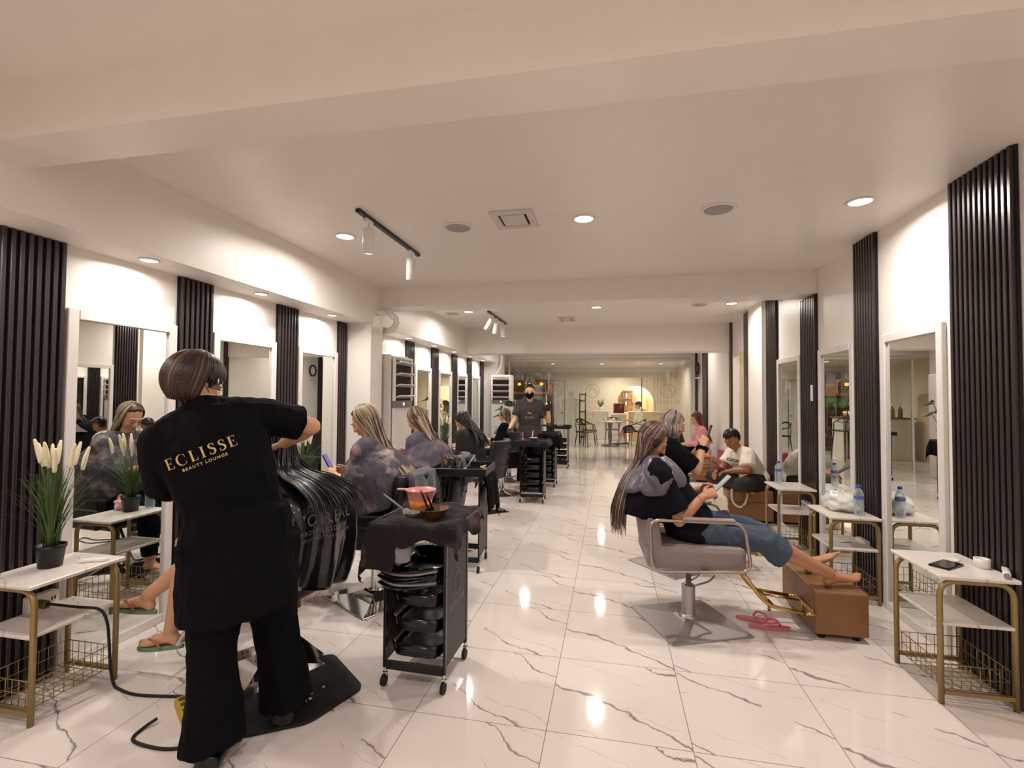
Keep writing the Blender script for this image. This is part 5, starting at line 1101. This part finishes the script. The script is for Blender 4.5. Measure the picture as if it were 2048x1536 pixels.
text_on(t, tb, 'ECLISSE', .035, M_gt, (0, .3, 1.13), (-1, 0, 0), (0, 0, 1), (0, 1, .05), 'chest_lettering', 1.2); 
q = MB().loft([(-.03, 0, 0), (-.01, .0, .02), (.02, 0, .025), (.03, 0, .015)], [(.004, .003), (.01, .004), (.01, .004), (.004, .003)], 6).build('chest_emblem', M_gt, t); q.location = (0, .165, 1.17)
brush(tuple(W(t, (-.265, .20, 1.36))), tuple(W(t, (-.26, .22, 1.48))), 'white brush held up by the masked stylist', M_white)
# ---- woman in jeans, foreground right
t = person('seated woman in black top and jeans, long dyed hair, bare feet on the ottoman', (.45, 3.32, -.015), -PI / 2 + .04)
J = pose(.545, lean=-.56, head=(-.62, .05, 0), wrR=(.07, .20, .80), wrL=(-.11, .21, .81), anR=(.03, .87, .375), anL=(-.20, .83, .375), knR=(.10, .455, .585), knL=(-.10, .44, .60), S=.93, eh=(.9, -.3, -1), headf=.06, off=(0, .06))
J['elR'] = V((.20, -.05, .70)); J['wrR'] = V((.10, .115, .835)); J['elL'] = V((-.23, -.03, .72)); J['wrL'] = V((-.10, .14, .845))
body(t, J, M_skin, f=1.02, vox=.0055, hd=[(V((-.25, .9, .35)), V((.7, -.1, .5))), (V((.35, .9, .3)), V((-.7, -.1, .5)))], curl=(.75, .8), ft=[(V((-.1, .95, .20)), V((.25, -.2, 1))), (V((.05, .75, .62)), V((0, -.6, .8)))], hs=1.0)
face(t, J['head'], J['R'], 1.0, .8, M_lip, M_hdark, skin=M_skin)
M_blkt = mat('faded black knit', '121018', .85, noise_=.2, bump=.3, bscale=120)
dull(M_blkt); mb = torso(MB(), J, .022, f=1.08, belly=.02); [arm(mb, J, k, 1.1, .024, .42) for k in 'RL']; mb.loft([J['neck'] + V((0, 0, .03)), J['neck'] - V((0, .0, .05)), J['neck'] - V((0, .01, .13)), J['neck'] - V((0, .0, .22)), J['neck'] - V((0, .01, .33))], [(.07, .07), (.15, .12), (.215, .17), (.24, .215), (.24, .23)], 20, side=V((1, 0, 0))); fuse(mb, 'black_top', M_blkt, t, .008, 5, fold=.010, fs=8, fine=.002, seed=5)
M_jean = mat('blue denim', '424f60', .85, noise_=.22, nscale=9, bump=.4, bscale=220)
mb = MB().ball(J['pelvis'] + V((0, .0, -.0)), (.175, .14, .115))
for k, sg in (('R', 1), ('L', -1)):
    a, kn, an = J['hip' + k], J['kn' + k], J['an' + k]; e = kn.lerp(an, .28)
    mb.loft([a, a.lerp(kn, .5), kn + V((0, 0, -.01)), e - V((0, 0, .02))], [(.105, .098), (.105, .085), (.098, .078), (.105, .09)], 18, side=V((1, 0, 0))); 
fuse(mb, 'denim_culottes', M_jean, t, .007, 5, fold=.013, fs=9, fz=.8, fine=.0025, seed=9)
# loose plastic collar over the shoulders
g = []
for i, (y, z, a, b_) in enumerate([(0, .045, .07, .075), (0, .01, .095, .095), (-.02, -.03, .165, .14), (-.03, -.085, .21, .18), (-.04, -.15, .235, .205)]):
    g.append([J['neck'] + V(((a + .006 * i * math.sin(th * 7)) * math.cos(th), y + (b_ + .006 * i * math.sin(th * 5 + 1)) * math.sin(th), z - .02 * i * (math.sin(th * 2 + .5) > .2) * .5 + (.01 * i * math.sin(th)))) for th in [2 * PI * j / 60 for j in range(60)]])
pc = MB().sheet(g, 0, True).build('plastic_collar', mat('smoky plastic collar', '5a525c', .3, bump=.6, bscale=16), t); bt = [o for o in kids(t) if o.name.startswith('black_top')][0]
sw = pc.modifiers.new('sub', 'SUBSURF'); sw.levels = sw.render_levels = 1; sw = pc.modifiers.new('wrap', 'SHRINKWRAP'); sw.target = bt; sw.wrap_method = 'NEAREST_SURFACEPOINT'; sw.wrap_mode = 'ABOVE_SURFACE'; sw.offset = .012
sw = pc.modifiers.new('sm', 'SMOOTH'); sw.iterations = 3; sw = pc.modifiers.new('so', 'SOLIDIFY'); sw.thickness = .003
hb = MB(); hair_cap(hb, J['head'], J['R'], front=.40); strands(hb, J['head'], J['R'], 520, .46, 53, (0, 1, 2, 3), (5, 3, 3, 1.5), azmin=62, guide=[(0, -.285, 1.0), (0, -.35, .88), (0, -.395, .72), (0, -.40, .55)], gw=(.085, .03), width=.0055, wave=.004)
hb.build('hair', [M_hbrown, M_haub, M_hgrey, mat('golden brown strand', '7c6043', .4, noise_=.2)], t)
P = lambda x, y, z: J['head'] + J['R'] @ V((x, y, z))
fuse(MB().ball(P(.086, .012, -.005), (.012, .022, .030), J['R']).ball(P(.088, .02, .015), (.008, .014, .014)), 'black_earmuff', M_blackgl, t, .004, 2)
MB().loft([J['wrR'].lerp(J['elR'], .12) + V((.031 * math.cos(a), 0, .0)) + ((J['wrR'] - J['elR']).normalized().cross(V((1, 0, 0)))) * .031 * math.sin(a) for a in [2 * PI * i / 20 for i in range(20)]], .0035, 6, close=True).build('gold_bracelet', M_brass, t)
MB().loft(smoothline([P(-.02, .06, -.12), J['neck'] + V((.05, .13, -.05)), J['neck'] + V((.06, .15, -.15)), J['wrR'] + V((-.02, -.02, .03))], 6), .002, 5).build('earphone_wire', M_black, t)
phone(W(t, (-.01, .245, .895)), rotm(-.75, 0, -PI / 2), 'phone with a pale screen in the hands of the woman in jeans', M_steel, '9fb0b4', glow=.5)
cloth_drape('denim_jacket', 'dark navy garment bunched on the lap of the woman in jeans', .63, 3.30, .675, .20, .20, 12, mat('navy cloth', '20243f', .85, noise_=.3, bump=.3, bscale=90), lambda a, u, v: .05 + .08 * (u > 0), 'jacket', .03)
# ---- woman in black behind her
t = person('seated woman in black with grey coated hair, raising a phone, scrunchie on wrist', (.54, 4.42, 0), -PI / 2 + .12)
J = pose(.50, lean=-.06, head=(-.30, -.1, 0), wrR=(.02, .16, 1.08), wrL=(-.10, .18, 1.05), S=.92, eh=(.5, .2, -1), headf=.05, anR=(.1, .42, .14), anL=(-.1, .42, .14), off=(0, -.04))
J['elR'] = V((.16, .14, .83)); J['wrR'] = V((.07, .22, 1.03)); J['elL'] = V((-.18, .14, .83)); J['wrL'] = V((-.06, .24, 1.01))
body(t, J, M_skin2, f=1.08, vox=.0065, hd=[(V((-.3, .3, .9)), V((.8, -.3, 0))), (V((.2, .35, .9)), V((-.8, -.3, 0)))], curl=(.7, .7)); face(t, J['head'], J['R'], 1, .7, M_lip, M_hdark, skin=M_skin2)
mb = torso(MB(), J, .03, f=1.15, belly=.03); [arm(mb, J, k, 1.15, .025, .42) for k in 'RL']; fuse(mb, 'black_top', M_blk, t, .009, 5, fold=.010, fs=7, seed=15)
mb = MB().ball(J['pelvis'], (.18, .15, .12)); [leg(mb, J, k, 1.1, .02, .93) for k in 'RL']; fuse(mb, 'black_trousers', M_blk, t, .010, 5, fold=.008)
hb = MB(); hair_cap(hb, J['head'], J['R'], front=.42); strands(hb, J['head'], J['R'], 240, .12, 63, (0, 1, 2), (4, 2, 2), azmin=65, sag=.5, body=keepout((0, -.06), .15, .14, .5, 1.1), width=.010, wave=.003, out=-.01); hb.build('hair', [M_hgrey, M_hgrey2, M_hbrown], t)
c = J['wrR'].lerp(J['elR'], .12); ax = (J['wrR'] - J['elR']).normalized(); u = ax.orthogonal().normalized(); v = ax.cross(u)
MB().loft([c + (u * math.cos(a) + v * math.sin(a)) * .036 + ax * .006 * math.sin(a * 9) for a in [2 * PI * i / 36 for i in range(36)]], [.014 + .004 * math.sin(i * 2.1) for i in range(36)], 8, close=True).build('scrunchie', M_blk, t)
MB().loft([J['neck'] + V((0, .0, .04)), J['neck'] + V((0, -.01, -.02)), J['neck'] + V((0, -.02, -.07))], [(.065, .065), (.12, .10), (.17, .14)], 20, side=V((1, 0, 0)), cap=False).build('shoulder_cover', mat('grey purple cover', '6f6266', .7, bump=.3, bscale=20), t)
phone(W(t, (.0, .29, 1.13)), rotm(-.3, 0, -PI / 2), 'dark phone raised by the woman in black', M_black, '3d3a3a', glow=.3)
cloth_drape('cream_towel', 'cream towel hanging over the arm of the chair of the woman in black', .75, 4.155, .735, .20, .08, 21, mat('cream terry towel', 'd8cfb4', .95, bump=.6, bscale=140, sheen=.4), lambda a, u, v: .02 + .44 * (v < -.2) * (1 - .25 * abs(u - .3)), 'towel', .01, 40)
# ---- man in the white t-shirt
t = person('seated man in a white t-shirt, short black hair, looking down at a tablet', (1.66, 6.30, 0), PI / 2 + .35)
J = pose(.375, lean=.46, head=(-.62, .1, 0), wrR=(.05, .42, .56), wrL=(-.17, .40, .60), anR=(-.20, .24, .44), anL=(.18, .30, .44), knR=(.30, .34, .46), knL=(-.34, .34, .47), shw=.18, S=.80, headf=.05, off=(0, -.03), eh=(1, -.2, -1))
body(t, J, M_skin3, f=1.06, vox=.0075, ft=[(V((-1, .25, -.1)), V((0, .3, 1))), (V((1, .25, -.1)), V((0, .3, 1)))]); face(t, J['head'], J['R'], 1, .85, M_lip, M_hblack, skin=M_skin3)
mb = torso(MB(), J, .026, f=1.1, belly=.02); [arm(mb, J, k, 1.1, .026, .40) for k in 'RL']; ts = fuse(mb, 'white_tshirt', mat('white cotton', 'e6dccb', .85, bump=.2, bscale=60, noise_=.04), t, .009, 5, fold=.012, fs=7, seed=6)
text_on(t, ts, 'GOLDEN', .045, M_blk, (.0, .4, .74), (-1, 0, 0), (0, .2, 1), (0, 1, .25), 'shirt_lettering', 1, bold=.001); text_on(t, ts, 'state', .035, M_blk, (-.01, .4, .70), (-1, 0, 0), (0, .2, 1), (0, 1, .25), 'shirt_lettering_small')
mb = MB().ball(J['pelvis'], (.18, .15, .11)); [leg(mb, J, k, 1.08, .02, .92) for k in 'RL']; fuse(mb, 'dark_trousers', mat('dark brown trousers', '1f1a1a', .85, noise_=.2), t, .010, 5, fold=.009)
hb = MB(); hair_cap(hb, J['head'], J['R'], 1.02, r=(.085, .104, .103), front=.46, low=-.35); strands(hb, J['head'], J['R'], 220, .012, 73, (0, 1), (4, 1), r=(.081, .100, .099), azmin=10, azmax=180, hold=62, width=.008, wave=.0, part=.0); hb.build('hair', [M_hblack, M_hdark], t)
p_ = W(t, (-.06, .50, .64)); tb_ = thing('tablet', 'thin dark red tablet held by the seated man', 'tablet', p_); tb_.rotation_euler = (-.95, 0, PI / 2 + .35); MB().box((0, 0, 0), (.20, .009, .28), ch=.003).build('tablet_case', mat('dark red case', '6a1f2c', .5), tb_); MB().box((0, -.0055, 0), (.185, .001, .262)).build('tablet_screen', M_blackgl, tb_)
t = thing('tote_bag', 'cream canvas tote bag with a hanging strap on the brown bench', 'bag', (1.50, 6.12, .372)); fuse(MB().loft([(0, 0, .0), (.0, .0, .06), (.02, 0, .12), (.04, .0, .17)], [(.10, .06), (.09, .06), (.06, .04), (.02, .02)], 16, side=V((1, 0, 0))), 'bag_body', mat('cream canvas', 'd9cdb6', .9, bump=.3, bscale=80), t, .008, 4, fold=.012, fs=14)
MB().loft(smoothline([(-.08, -.05, .06), (-.12, -.055, .0), (-.11, -.06, -.13), (-.04, -.065, -.19), (.02, -.065, -.14), (.05, -.06, -.03), (.05, -.03, .1)], 6), [(.014, .002)] * 37, 6, side=V((1, 0, 1))).build('bag_strap', mat('cream canvas', 'd9cdb6', .9), t)
# ---- woman in pink
t = person('seated woman in a pink shirt with long auburn hair, looking down to the left', (1.60, 9.2, 0), PI / 2 + .1)
J = pose(.38, lean=.08, head=(-.45, 0, 0), wrR=(.10, .30, .62), wrL=(-.10, .32, .62), S=.90); body(t, J, M_skin2, vox=.010); face(t, J['head'], J['R'], 1, .8, M_lip2, M_hdark, skin=M_skin2)
mb = torso(MB(), J, .026); [arm(mb, J, k, 1.1, .024, .7) for k in 'RL']; fuse(mb, 'pink_shirt', mat('pink cotton', 'd9949a', .85, noise_=.05), t, .011, 5, fold=.012, fs=8, seed=4)
mb = MB().ball(J['pelvis'], (.17, .14, .11)); [leg(mb, J, k, 1.05, .02, .93) for k in 'RL']; fuse(mb, 'black_trousers', M_blk, t, .014, 5, fold=.008)
hb = MB(); hair_cap(hb, J['head'], J['R']); strands(hb, J['head'], J['R'], 110, .36, 83, (0, 1), (3, 2), azmin=62, guide=[(0, -.02, .86), (0, -.09, .77), (0, -.13, .62)], gw=(.11, .02), width=.013); hb.build('hair', [mat('deep auburn hair', '4a2419', .35, noise_=.3), mat('auburn strand', '6f3a26', .4)], t)
t = thing('magazine_rack', 'gold wire basket standing before the woman in pink', 'wire basket', (1.30, 7.9, 0)); mb = MB()
for z in (.3, .42, .56): mb.loft(rounded([(-.2, -.12, z), (.2, -.12, z), (.2, .12, z), (-.2, .12, z)], .05, 4, True), .006, 6, close=True)
for i in range(7):
    for y in (-.12, .12): mb.loft([(-.18 + .06 * i, y, .3), (-.18 + .06 * i, y, .56)], .003, 5)
for sx in (-1, 1):
    for sy in (-1, 1): mb.cyl((sx * .18, sy * .11, 0), (sx * .18, sy * .11, .3), .008, 8)
mb.build('wire_frame', M_brass, t); MB().box((0, 0, .38), (.36, .2, .15), ch=.01).build('basket_liner', M_tan, t)
# ------------------------------------------------------------ the cafe beyond the glass
M_cream = mat('cafe cream paint', 'e4dbcd', .5, noise_=.03)
struct('wall_side', ybox(-3.6, -3.5, YG, YE, 0, ZC), M_cream); struct('wall_end', ybox(-3.6, 3.0, YE - .1, YE, 0, ZC), M_cream)
struct('wall_cafe', ybox(XR + .15, XR + .25, YG, YE, 0, ZC), M_cream)
struct('ceiling_cafe', ybox(-3.5, XR + .15, YG + .15, YE - .1, 2.4, 2.5), M_ceil)
struct('wall_partition', ybox(-3.5, -1.03, 16, 16.12, 0, 2.4), M_wall)
struct('trim_11', ybox(-1.03, XR + .15, 16, 16.12, 2.10, 2.4), M_wall)
struct('trim_12', ybox(-3.5, XR + .15, 15.7, 16, 2.28, 2.4), M_wall)
# far wall with the arched opening
cx, r, z0 = .86, .655, 1.27; n = 24
poly = [(-3.5, 0), (cx - r, 0)] + [(cx - r * math.cos(PI * i / n), z0 + r * math.sin(PI * i / n)) for i in range(n + 1)] + [(cx + r, 0), (XR + .15, 0), (XR + .15, 2.4), (-3.5, 2.4)]
me_ = MB()
P0 = [(cx - r * math.cos(PI * i / n), z0 + r * math.sin(PI * i / n)) for i in range(n + 1)]
ybox(-3.5, cx - r, 18, 18.1, 0, 2.4, me_); ybox(cx + r, XR + .15, 18, 18.1, 0, 2.4, me_)
for i in range(n):
    (x0, za), (x1, zb) = P0[i], P0[i + 1]; me_.prism([(x0, za), (x1, zb), (x1, 2.4), (x0, 2.4)], 18, 18.1, 1)
struct('wall_arch', me_, M_cream)
pts = [V((cx - r, 17.99, 0))] + [V((a, 17.99, b_)) for a, b_ in P0] + [V((cx + r, 17.99, 0))]
mb = MB().loft(pts, [(.02, .035)] * len(pts), 8, side=V((0, 1, 0))); struct('trim_13', mb, M_white)
lamp(.7, 18.9, 2.25, 50, .3, (1, .78, .5)); lamp(1.2, 18.8, 2.25, 34, .3, (1, .8, .55)); lamp(.3, 17.2, 2.35, 20, .2, (1, .82, .6))
M_wood = mat('warm wood', 'a8692f', .45, noise_=.25, nscale=6, stretch=(1, 1, 8))
t = thing('kitchen_shelf', 'warm lit kitchen shelving with white cabinets seen through the arch', 'shelf', (.8, 19.35, 0))
MB().box((0, 0, .45), (1.6, .4, .9), ch=.01).build('lower_cabinet', mat('cream cabinet', 'e6cfa0', .4), t); MB().box((.35, .1, 1.3), (.38, .3, .55), ch=.01).build('upper_cabinet', mat('cream cabinet', 'e6cfa0', .4), t)
for z in (1.15, 1.45, 1.75): MB().box((-.32, .08, z), (.75, .26, .025)).build('shelf_board', M_wood, t)
random.seed(11)
for i in range(12):
    x = .25 + .11 * (i % 6) + random.uniform(-.02, .02); z = (1.165, 1.465)[i // 6]; MB().lathe([(.03, 0), (.034, .02), (.034, .12), (.02, .15), (.02, .17)], n=12).build('storage_jar', [M_white, mat('amber jar', 'a5622a', .2), mat('green jar', '5b6b3a', .3)][i % 3], loc=(x, 19.38, z), tagv=('small jar on the warm lit kitchen shelves behind the arch', 'jar', 'jars on the kitchen shelves'))
MB().cyl((1.03, 17.0, .98), (1.03, 17.0, 2.40), .018, 10).build('dark_red_pole', mat('dark red paint', '5a1f16', .4), tagv=('thin dark red vertical pole in front of the arch', 'pole'))
# poster shelf under the arch: low counter with snack box
t = thing('cafe_counter', 'low cream counter in front of the arch with a framed menu box', 'counter', (.9, 17.3, 0)); MB().box((.25, -.1, .48), (1.1, .6, .96), ch=.01).build('counter_front', mat('cream cabinet', 'e6cfa0', .4), t); MB().box((.25, -.1, .97), (1.14, .64, .03), ch=.005).build('counter_top', M_white, t)
t = thing('display_rack', 'small dark red display rack with snack packs left of the arch', 'display rack', (.27, 17.0, .0)); MB().box((0, 0, .45), (.5, .35, .9), ch=.01).build('rack_cabinet', M_white, t); MB().box((0, 0, 1.1), (.36, .16, .34), ch=.01).build('snack_box', mat('dark red snack box', '7a2b22', .5, noise_=.6, nscale=25), t)
# left partition door
t = thing('hinged_door', 'plain white door with thin dark outline in the cafe partition', 'door', (-1.73, 15.975, 0)); MB().box((0, 0, 1.0), (.46, .02, 2.0)).build('door_leaf', M_wall, t)
mb = MB().box((.235, -.008, 1.0), (.012, .012, 2.0)).box((-.235, -.008, 1.0), (.012, .012, 2.0)).box((0, -.008, 2.0), (.48, .012, .012)); mb.build('door_gap', M_slatback, t); MB().ball((.17, -.04, .95), .025).build('door_knob', M_steel, t)
# bar counter on the left with pumps, shelf, pendants
t = thing('bar_counter', 'white bar counter on the left of the cafe', 'counter', (-2.55, 13.5, 0)); MB().box((0, 0, .49), (1.5, .6, .98), ch=.01).build('counter_body', M_wall, t); MB().box((0, 0, .995), (1.6, .68, .03), ch=.006).build('counter_top', mat('brown counter edge', '6b4a2e', .4), t)
random.seed(6)
for i in range(6):
    x = -3.15 + .17 * i; t = thing('syrup_bottle', 'amber pump bottle standing in a row on the cafe bar counter', 'bottle', (x, 13.42 + random.uniform(-.03, .03), 1.012), 0, 'syrup bottles on the bar counter')
    MB().lathe([(.045, 0), (.048, .01), (.048, .2), (.02, .24), (.018, .27)], n=14).build('bottle_body', mat('amber syrup', '8a6a3a', .15, trans=.4), t); MB().cyl((0, 0, .27), (0, 0, .34), .008, 8).box((0, -.02, .345), (.03, .08, .018), ch=.004).build('pump_head', M_white, t)
for x, l_ in ((-2.05, 'white printed box'), (-1.93, 'tan cup')): MB().lathe([(.035, 0), (.045, .14), (.043, .14), (.03, .01)], n=14).build('paper_cup', mat('kraft paper', 'c9a878', .6) if 'tan' in l_ else M_white, loc=(x, 13.4, 1.012), tagv=(l_ + ' on the right end of the cafe bar counter', 'cup'))
t = thing('back_bar', 'dark wooden back bar with slatted front and lit greenery behind the counter', 'shelf', (-2.5, 15.4, 0)); MB().box((0, 0, .95), (1.4, .4, 1.9), ch=.01).build('bar_cabinet', mat('dark walnut', '3a2417', .4, noise_=.3), t); MB().box((0, -.22, 1.72), (1.44, .04, .34)).build('slatted_fascia', M_wood, t); MB().box((.15, -.21, 1.35), (.8, .03, .26), ch=.01).build('green_picture', mat('leafy green picture', '4c6a2a', .6, noise_=.7, nscale=14), t)
for x, y, l_ in ((-1.85, 13.1, 'right'), (-2.5, 13.3, 'left')):
    t = thing('pendant_lamp', 'amber glass drum pendant lamp, %s one over the bar counter' % l_, 'pendant lamp', (x, y, 2.4), 0, 'amber pendant lamps'); MB().cyl((0, 0, 0), (0, 0, -.47), .005, 6).build('lamp_cord', M_white, t)
    g = [[V((math.cos(2 * PI * j / 30) * .21, math.sin(2 * PI * j / 30) * .21, z)) for j in range(30)] for z in (-.80, -.48)]; MB().sheet(g, .004, True).build('lamp_shade', mat('amber ribbed glass', 'b5813c', .15, trans=.8, ior=1.1), t)
    MB().ball((0, 0, -.58), .05).build('lamp_bulb', mat('warm bulb', 'ffdca0', .5, emit=14), t); lamp(x, y, 1.55, 5, .3, (1, .75, .45))
# framed botanical art behind the glass on the left
t = thing('framed_picture', 'framed green botanical picture on the cafe wall left of the masked stylist', 'picture', (-2.78, 15.97, 1.62)); MB().box((0, -.01, 0), (.62, .03, .62), ch=.004).build('picture_frame', mat('dark walnut', '3a2417', .4), t); MB().box((0, -.028, 0), (.56, .01, .56)).build('botanical_print', mat('botanical print', '6f7a55', .6, noise_=.6, nscale=9), t)
# chairs and table
def cafe_chair(loc, rz, label, h=.45):
    t = thing('cafe_chair', label, 'chair', loc, rz, 'black woven-back cafe chairs')
    MB().box((0, 0, h), (.44, .42, .03), ch=.012).build('seat', M_black, t, bevel=.006)
    for sx in (-1, 1):
        for sy in (-1, 1): MB().loft([(sx * .19, sy * .17, h), (sx * .23, sy * .22, 0)], [.016, .011], 8).build('leg', M_black, t)
    mb = MB(); top = .82 - .45 + h
    mb.loft(smoothline([(-.22, .14, h + .18), (-.27, -.02, h + .24), (-.22, -.2, top - .04), (0, -.25, top), (.22, -.2, top - .04), (.27, -.02, h + .24), (.22, .14, h + .18)], 5), .012, 8)
    mb.loft(smoothline([(-.2, -.18, h), (-.18, -.22, top - .15), (-.05, -.25, top - .02), (.15, -.24, top - .06)], 5), .011, 8); mb.loft(smoothline([(.2, -.18, h), (.18, -.22, top - .15), (.05, -.25, top - .02), (-.15, -.24, top - .06)], 5), .011, 8)
    mb.loft(smoothline([(-.2, .16, h), (-.22, .14, h + .18)], 3), .012, 8); mb.loft(smoothline([(.2, .16, h), (.22, .14, h + .18)], 3), .012, 8); mb.loft(smoothline([(-.26, -.02, h + .22), (-.12, -.23, h + .2), (.12, -.23, h + .2), (.26, -.02, h + .22)], 5), .010, 8)
    mb.build('woven_backrest', M_black, t); return t
cafe_chair((.78, 15.1, 0), PI / 2 - .2, 'black cafe chair under the man in the black cap'); cafe_chair((-.65, 15.0, 0), -PI / 2 + .2, 'black cafe chair left of the round table'); cafe_chair((.05, 15.75, 0), PI, 'black cafe chair behind the round table')
cafe_chair((-.72, 14.35, 0), -PI / 2 - .5, 'black cafe chair nearest the glass, left of the round table')
cafe_chair((-1.75, 12.9, 0), -.3, 'tall black bar stool at the white bar counter', .70)
t = thing('round_table', 'round pale cafe table on a black pedestal', 'table', (-.02, 14.95, 0)); MB().lathe([(.001, .72), (.40, .72), (.41, .73), (.41, .74), (.40, .745), (.001, .745)], n=36, cap=False).build('table_top', mat('pale wood top', 'd8b994', .35), t)
MB().lathe([(.001, 0), (.26, 0), (.27, .01), (.22, .03), (.06, .05), (.045, .12), (.06, .3), (.045, .5), (.08, .70), (.1, .72)], n=24, cap=False).build('pedestal', M_black, t)
for k, (x, y) in enumerate(((-.15, 15.0), (.08, 14.9))): MB().lathe([(.028, 0), (.035, .1), (.033, .1), (.026, .005)], n=14).build('paper_cup', M_white, loc=(x, y, .747), tagv=('white cup on the %s of the round cafe table' % ('left' if not k else 'right'), 'cup'))
t = thing('coat_stand', 'dark carved wooden screen at the left edge of the cafe opening', 'screen', (-.88, 15.6, 0)); mb = MB().box((-.09, 0, .8), (.04, .06, 1.6), ch=.01).box((.09, 0, .8), (.04, .06, 1.6), ch=.01)
for z in (.2, .6, 1.0, 1.35, 1.55): mb.box((0, 0, z), (.2, .04, .05), ch=.008)
mb.build('wooden_frame', mat('dark walnut', '3a2417', .4), t)
MB().lathe([(.09, 0), (.12, .1), (.16, .3), (.10, .5), (.07, .62), (.11, .85), (.13, .95), (.12, .96), (.06, .6)], n=22).build('floor_vase', M_blackgl, loc=(1.66, 12.6, 0), tagv=('tall glossy black vase behind the right side of the glass', 'vase'))
t = thing('orchid', 'small dark leaved plant hanging over the shelf left of the arch', 'potted plant', (-.35, 17.3, .0)); MB().box((0, 0, .5), (.55, .4, 1.0), ch=.01).build('plant_stand', M_wall, t); mb = MB().lathe([(.05, 1.0), (.07, 1.12), (.06, 1.12)], n=12); mb.build('flower_pot', M_white, t)
mb = MB()
for a in range(7): d = V((math.cos(a), math.sin(a * 1.3) * .4, 0)); mb.loft([V((0, 0, 1.1)), V((0, 0, 1.22)) + d * .06, V((0, 0, 1.3 + .03 * a)) + d * .14], [(.008, .003), (.035, .004), (.004, .002)], 6)
mb.build('leaves', M_leafm, t)
# monstera beside the far air conditioner
t = thing('monstera', 'potted monstera with large split leaves beside the far air conditioner', 'potted plant', (-2.05, 9.75, 0)); MB().lathe([(.11, 0), (.16, .3), (.17, .31), (.15, .31), (.12, .25)], n=22).build('flower_pot', M_white, t); MB().lathe([(.15, .27), (.001, .28)], n=22, cap=False).build('potting_soil', M_soil, t)
random.seed(17); M_mon = mat('monstera green', '24452a', .35, noise_=.25)
for i in range(11):
    a = 2 * PI * i / 11 + random.uniform(-.2, .2); L_ = random.uniform(.12, .34); h = random.uniform(.75, 1.45); d = V((math.cos(a), math.sin(a), 0)); tip = d * L_ + V((0, 0, h))
    st = MB().loft(smoothline([(0, 0, .28), d * L_ * .35 + V((0, 0, h * .6)), tip], 5), .006, 6).build('leaf_stalk', M_mon, t)
    sd = d.cross(V((0, 0, 1))); g = []; ax = (d * .8 + V((0, 0, -.55))).normalized(); up = sd.cross(ax)
    out = []; Ls = random.uniform(.16, .22)
    for k in range(34):
        u = k / 33; th = -PI + 2 * PI * u; rr = (.62 + .38 * math.cos(th * .5)) * (1 - .42 * (abs(math.sin(th * 5.5)) > .8) * (abs(th) < 2.4) * (abs(th) > .35)); out.append(tip + ax * (math.cos(th) * Ls * rr * .62 + Ls * .35) + sd * math.sin(th) * Ls * rr * .62 + up * .02 * math.cos(th * 2))
    vs = [tip + ax * Ls * .3] + out; vs2 = [v - up * .002 for v in vs]; m_ = len(out); o_ = MB(); o_.add(vs, [(0, 1 + k, 1 + (k + 1) % m_) for k in range(m_)]); o_.add(vs2, [(0, 1 + (k + 1) % m_, 1 + k) for k in range(m_)]); o_.build('leaf', M_mon, st)
# man in the cafe
t = person('seated man in a black cap and white shirt at the round cafe table', (.78, 15.1, 0), PI / 2 - .2)
J = pose(.46, lean=-.12, head=(-.1, .0, 0), wrR=(.12, .28, .78), wrL=(-.12, .28, .78), S=1.03, anR=(.12, .35, .1), anL=(-.12, .55, .1)); body(t, J, M_skin2, f=1.1, vox=.014); face(t, J['head'], J['R'], 1, .5, None, M_hblack, skin=M_skin2)
mb = torso(MB(), J, .03, f=1.12, belly=.04); [arm(mb, J, k, 1.1, .025, .6) for k in 'RL']; fuse(mb, 'white_shirt', mat('white cotton', 'e6dccb', .85), t, .013, 5, fold=.012)
mb = MB().ball(J['pelvis'], (.19, .15, .12)); [leg(mb, J, k, 1.1, .03, .48) for k in 'RL']; fuse(mb, 'dark_shorts', M_blk, t, .014, 5, fold=.01)
P = lambda x, y, z: J['head'] + J['R'] @ V((x, y, z)); MB().ball(P(0, -.01, .045), (.084, .103, .075), J['R']).box(P(0, .12, .055), (.13, .09, .012), J['R'], ch=.004).build('black_cap', M_blk, t); hb = MB(); hair_cap(hb, J['head'], J['R'], .99); hb.build('hair', M_hblack, t)
for k in 'RL':
    a = J['an' + k]; fuse(MB().loft([a + V((0, -.07, -.045)), a + V((0, 0, -.04)), a + V((0, .12, -.05)), a + V((0, .17, -.055))], [(.035, .035), (.042, .042), (.045, .03), (.03, .02)], 12, side=V((1, 0, 0))), 'sandal', M_black, t, .012, 2)
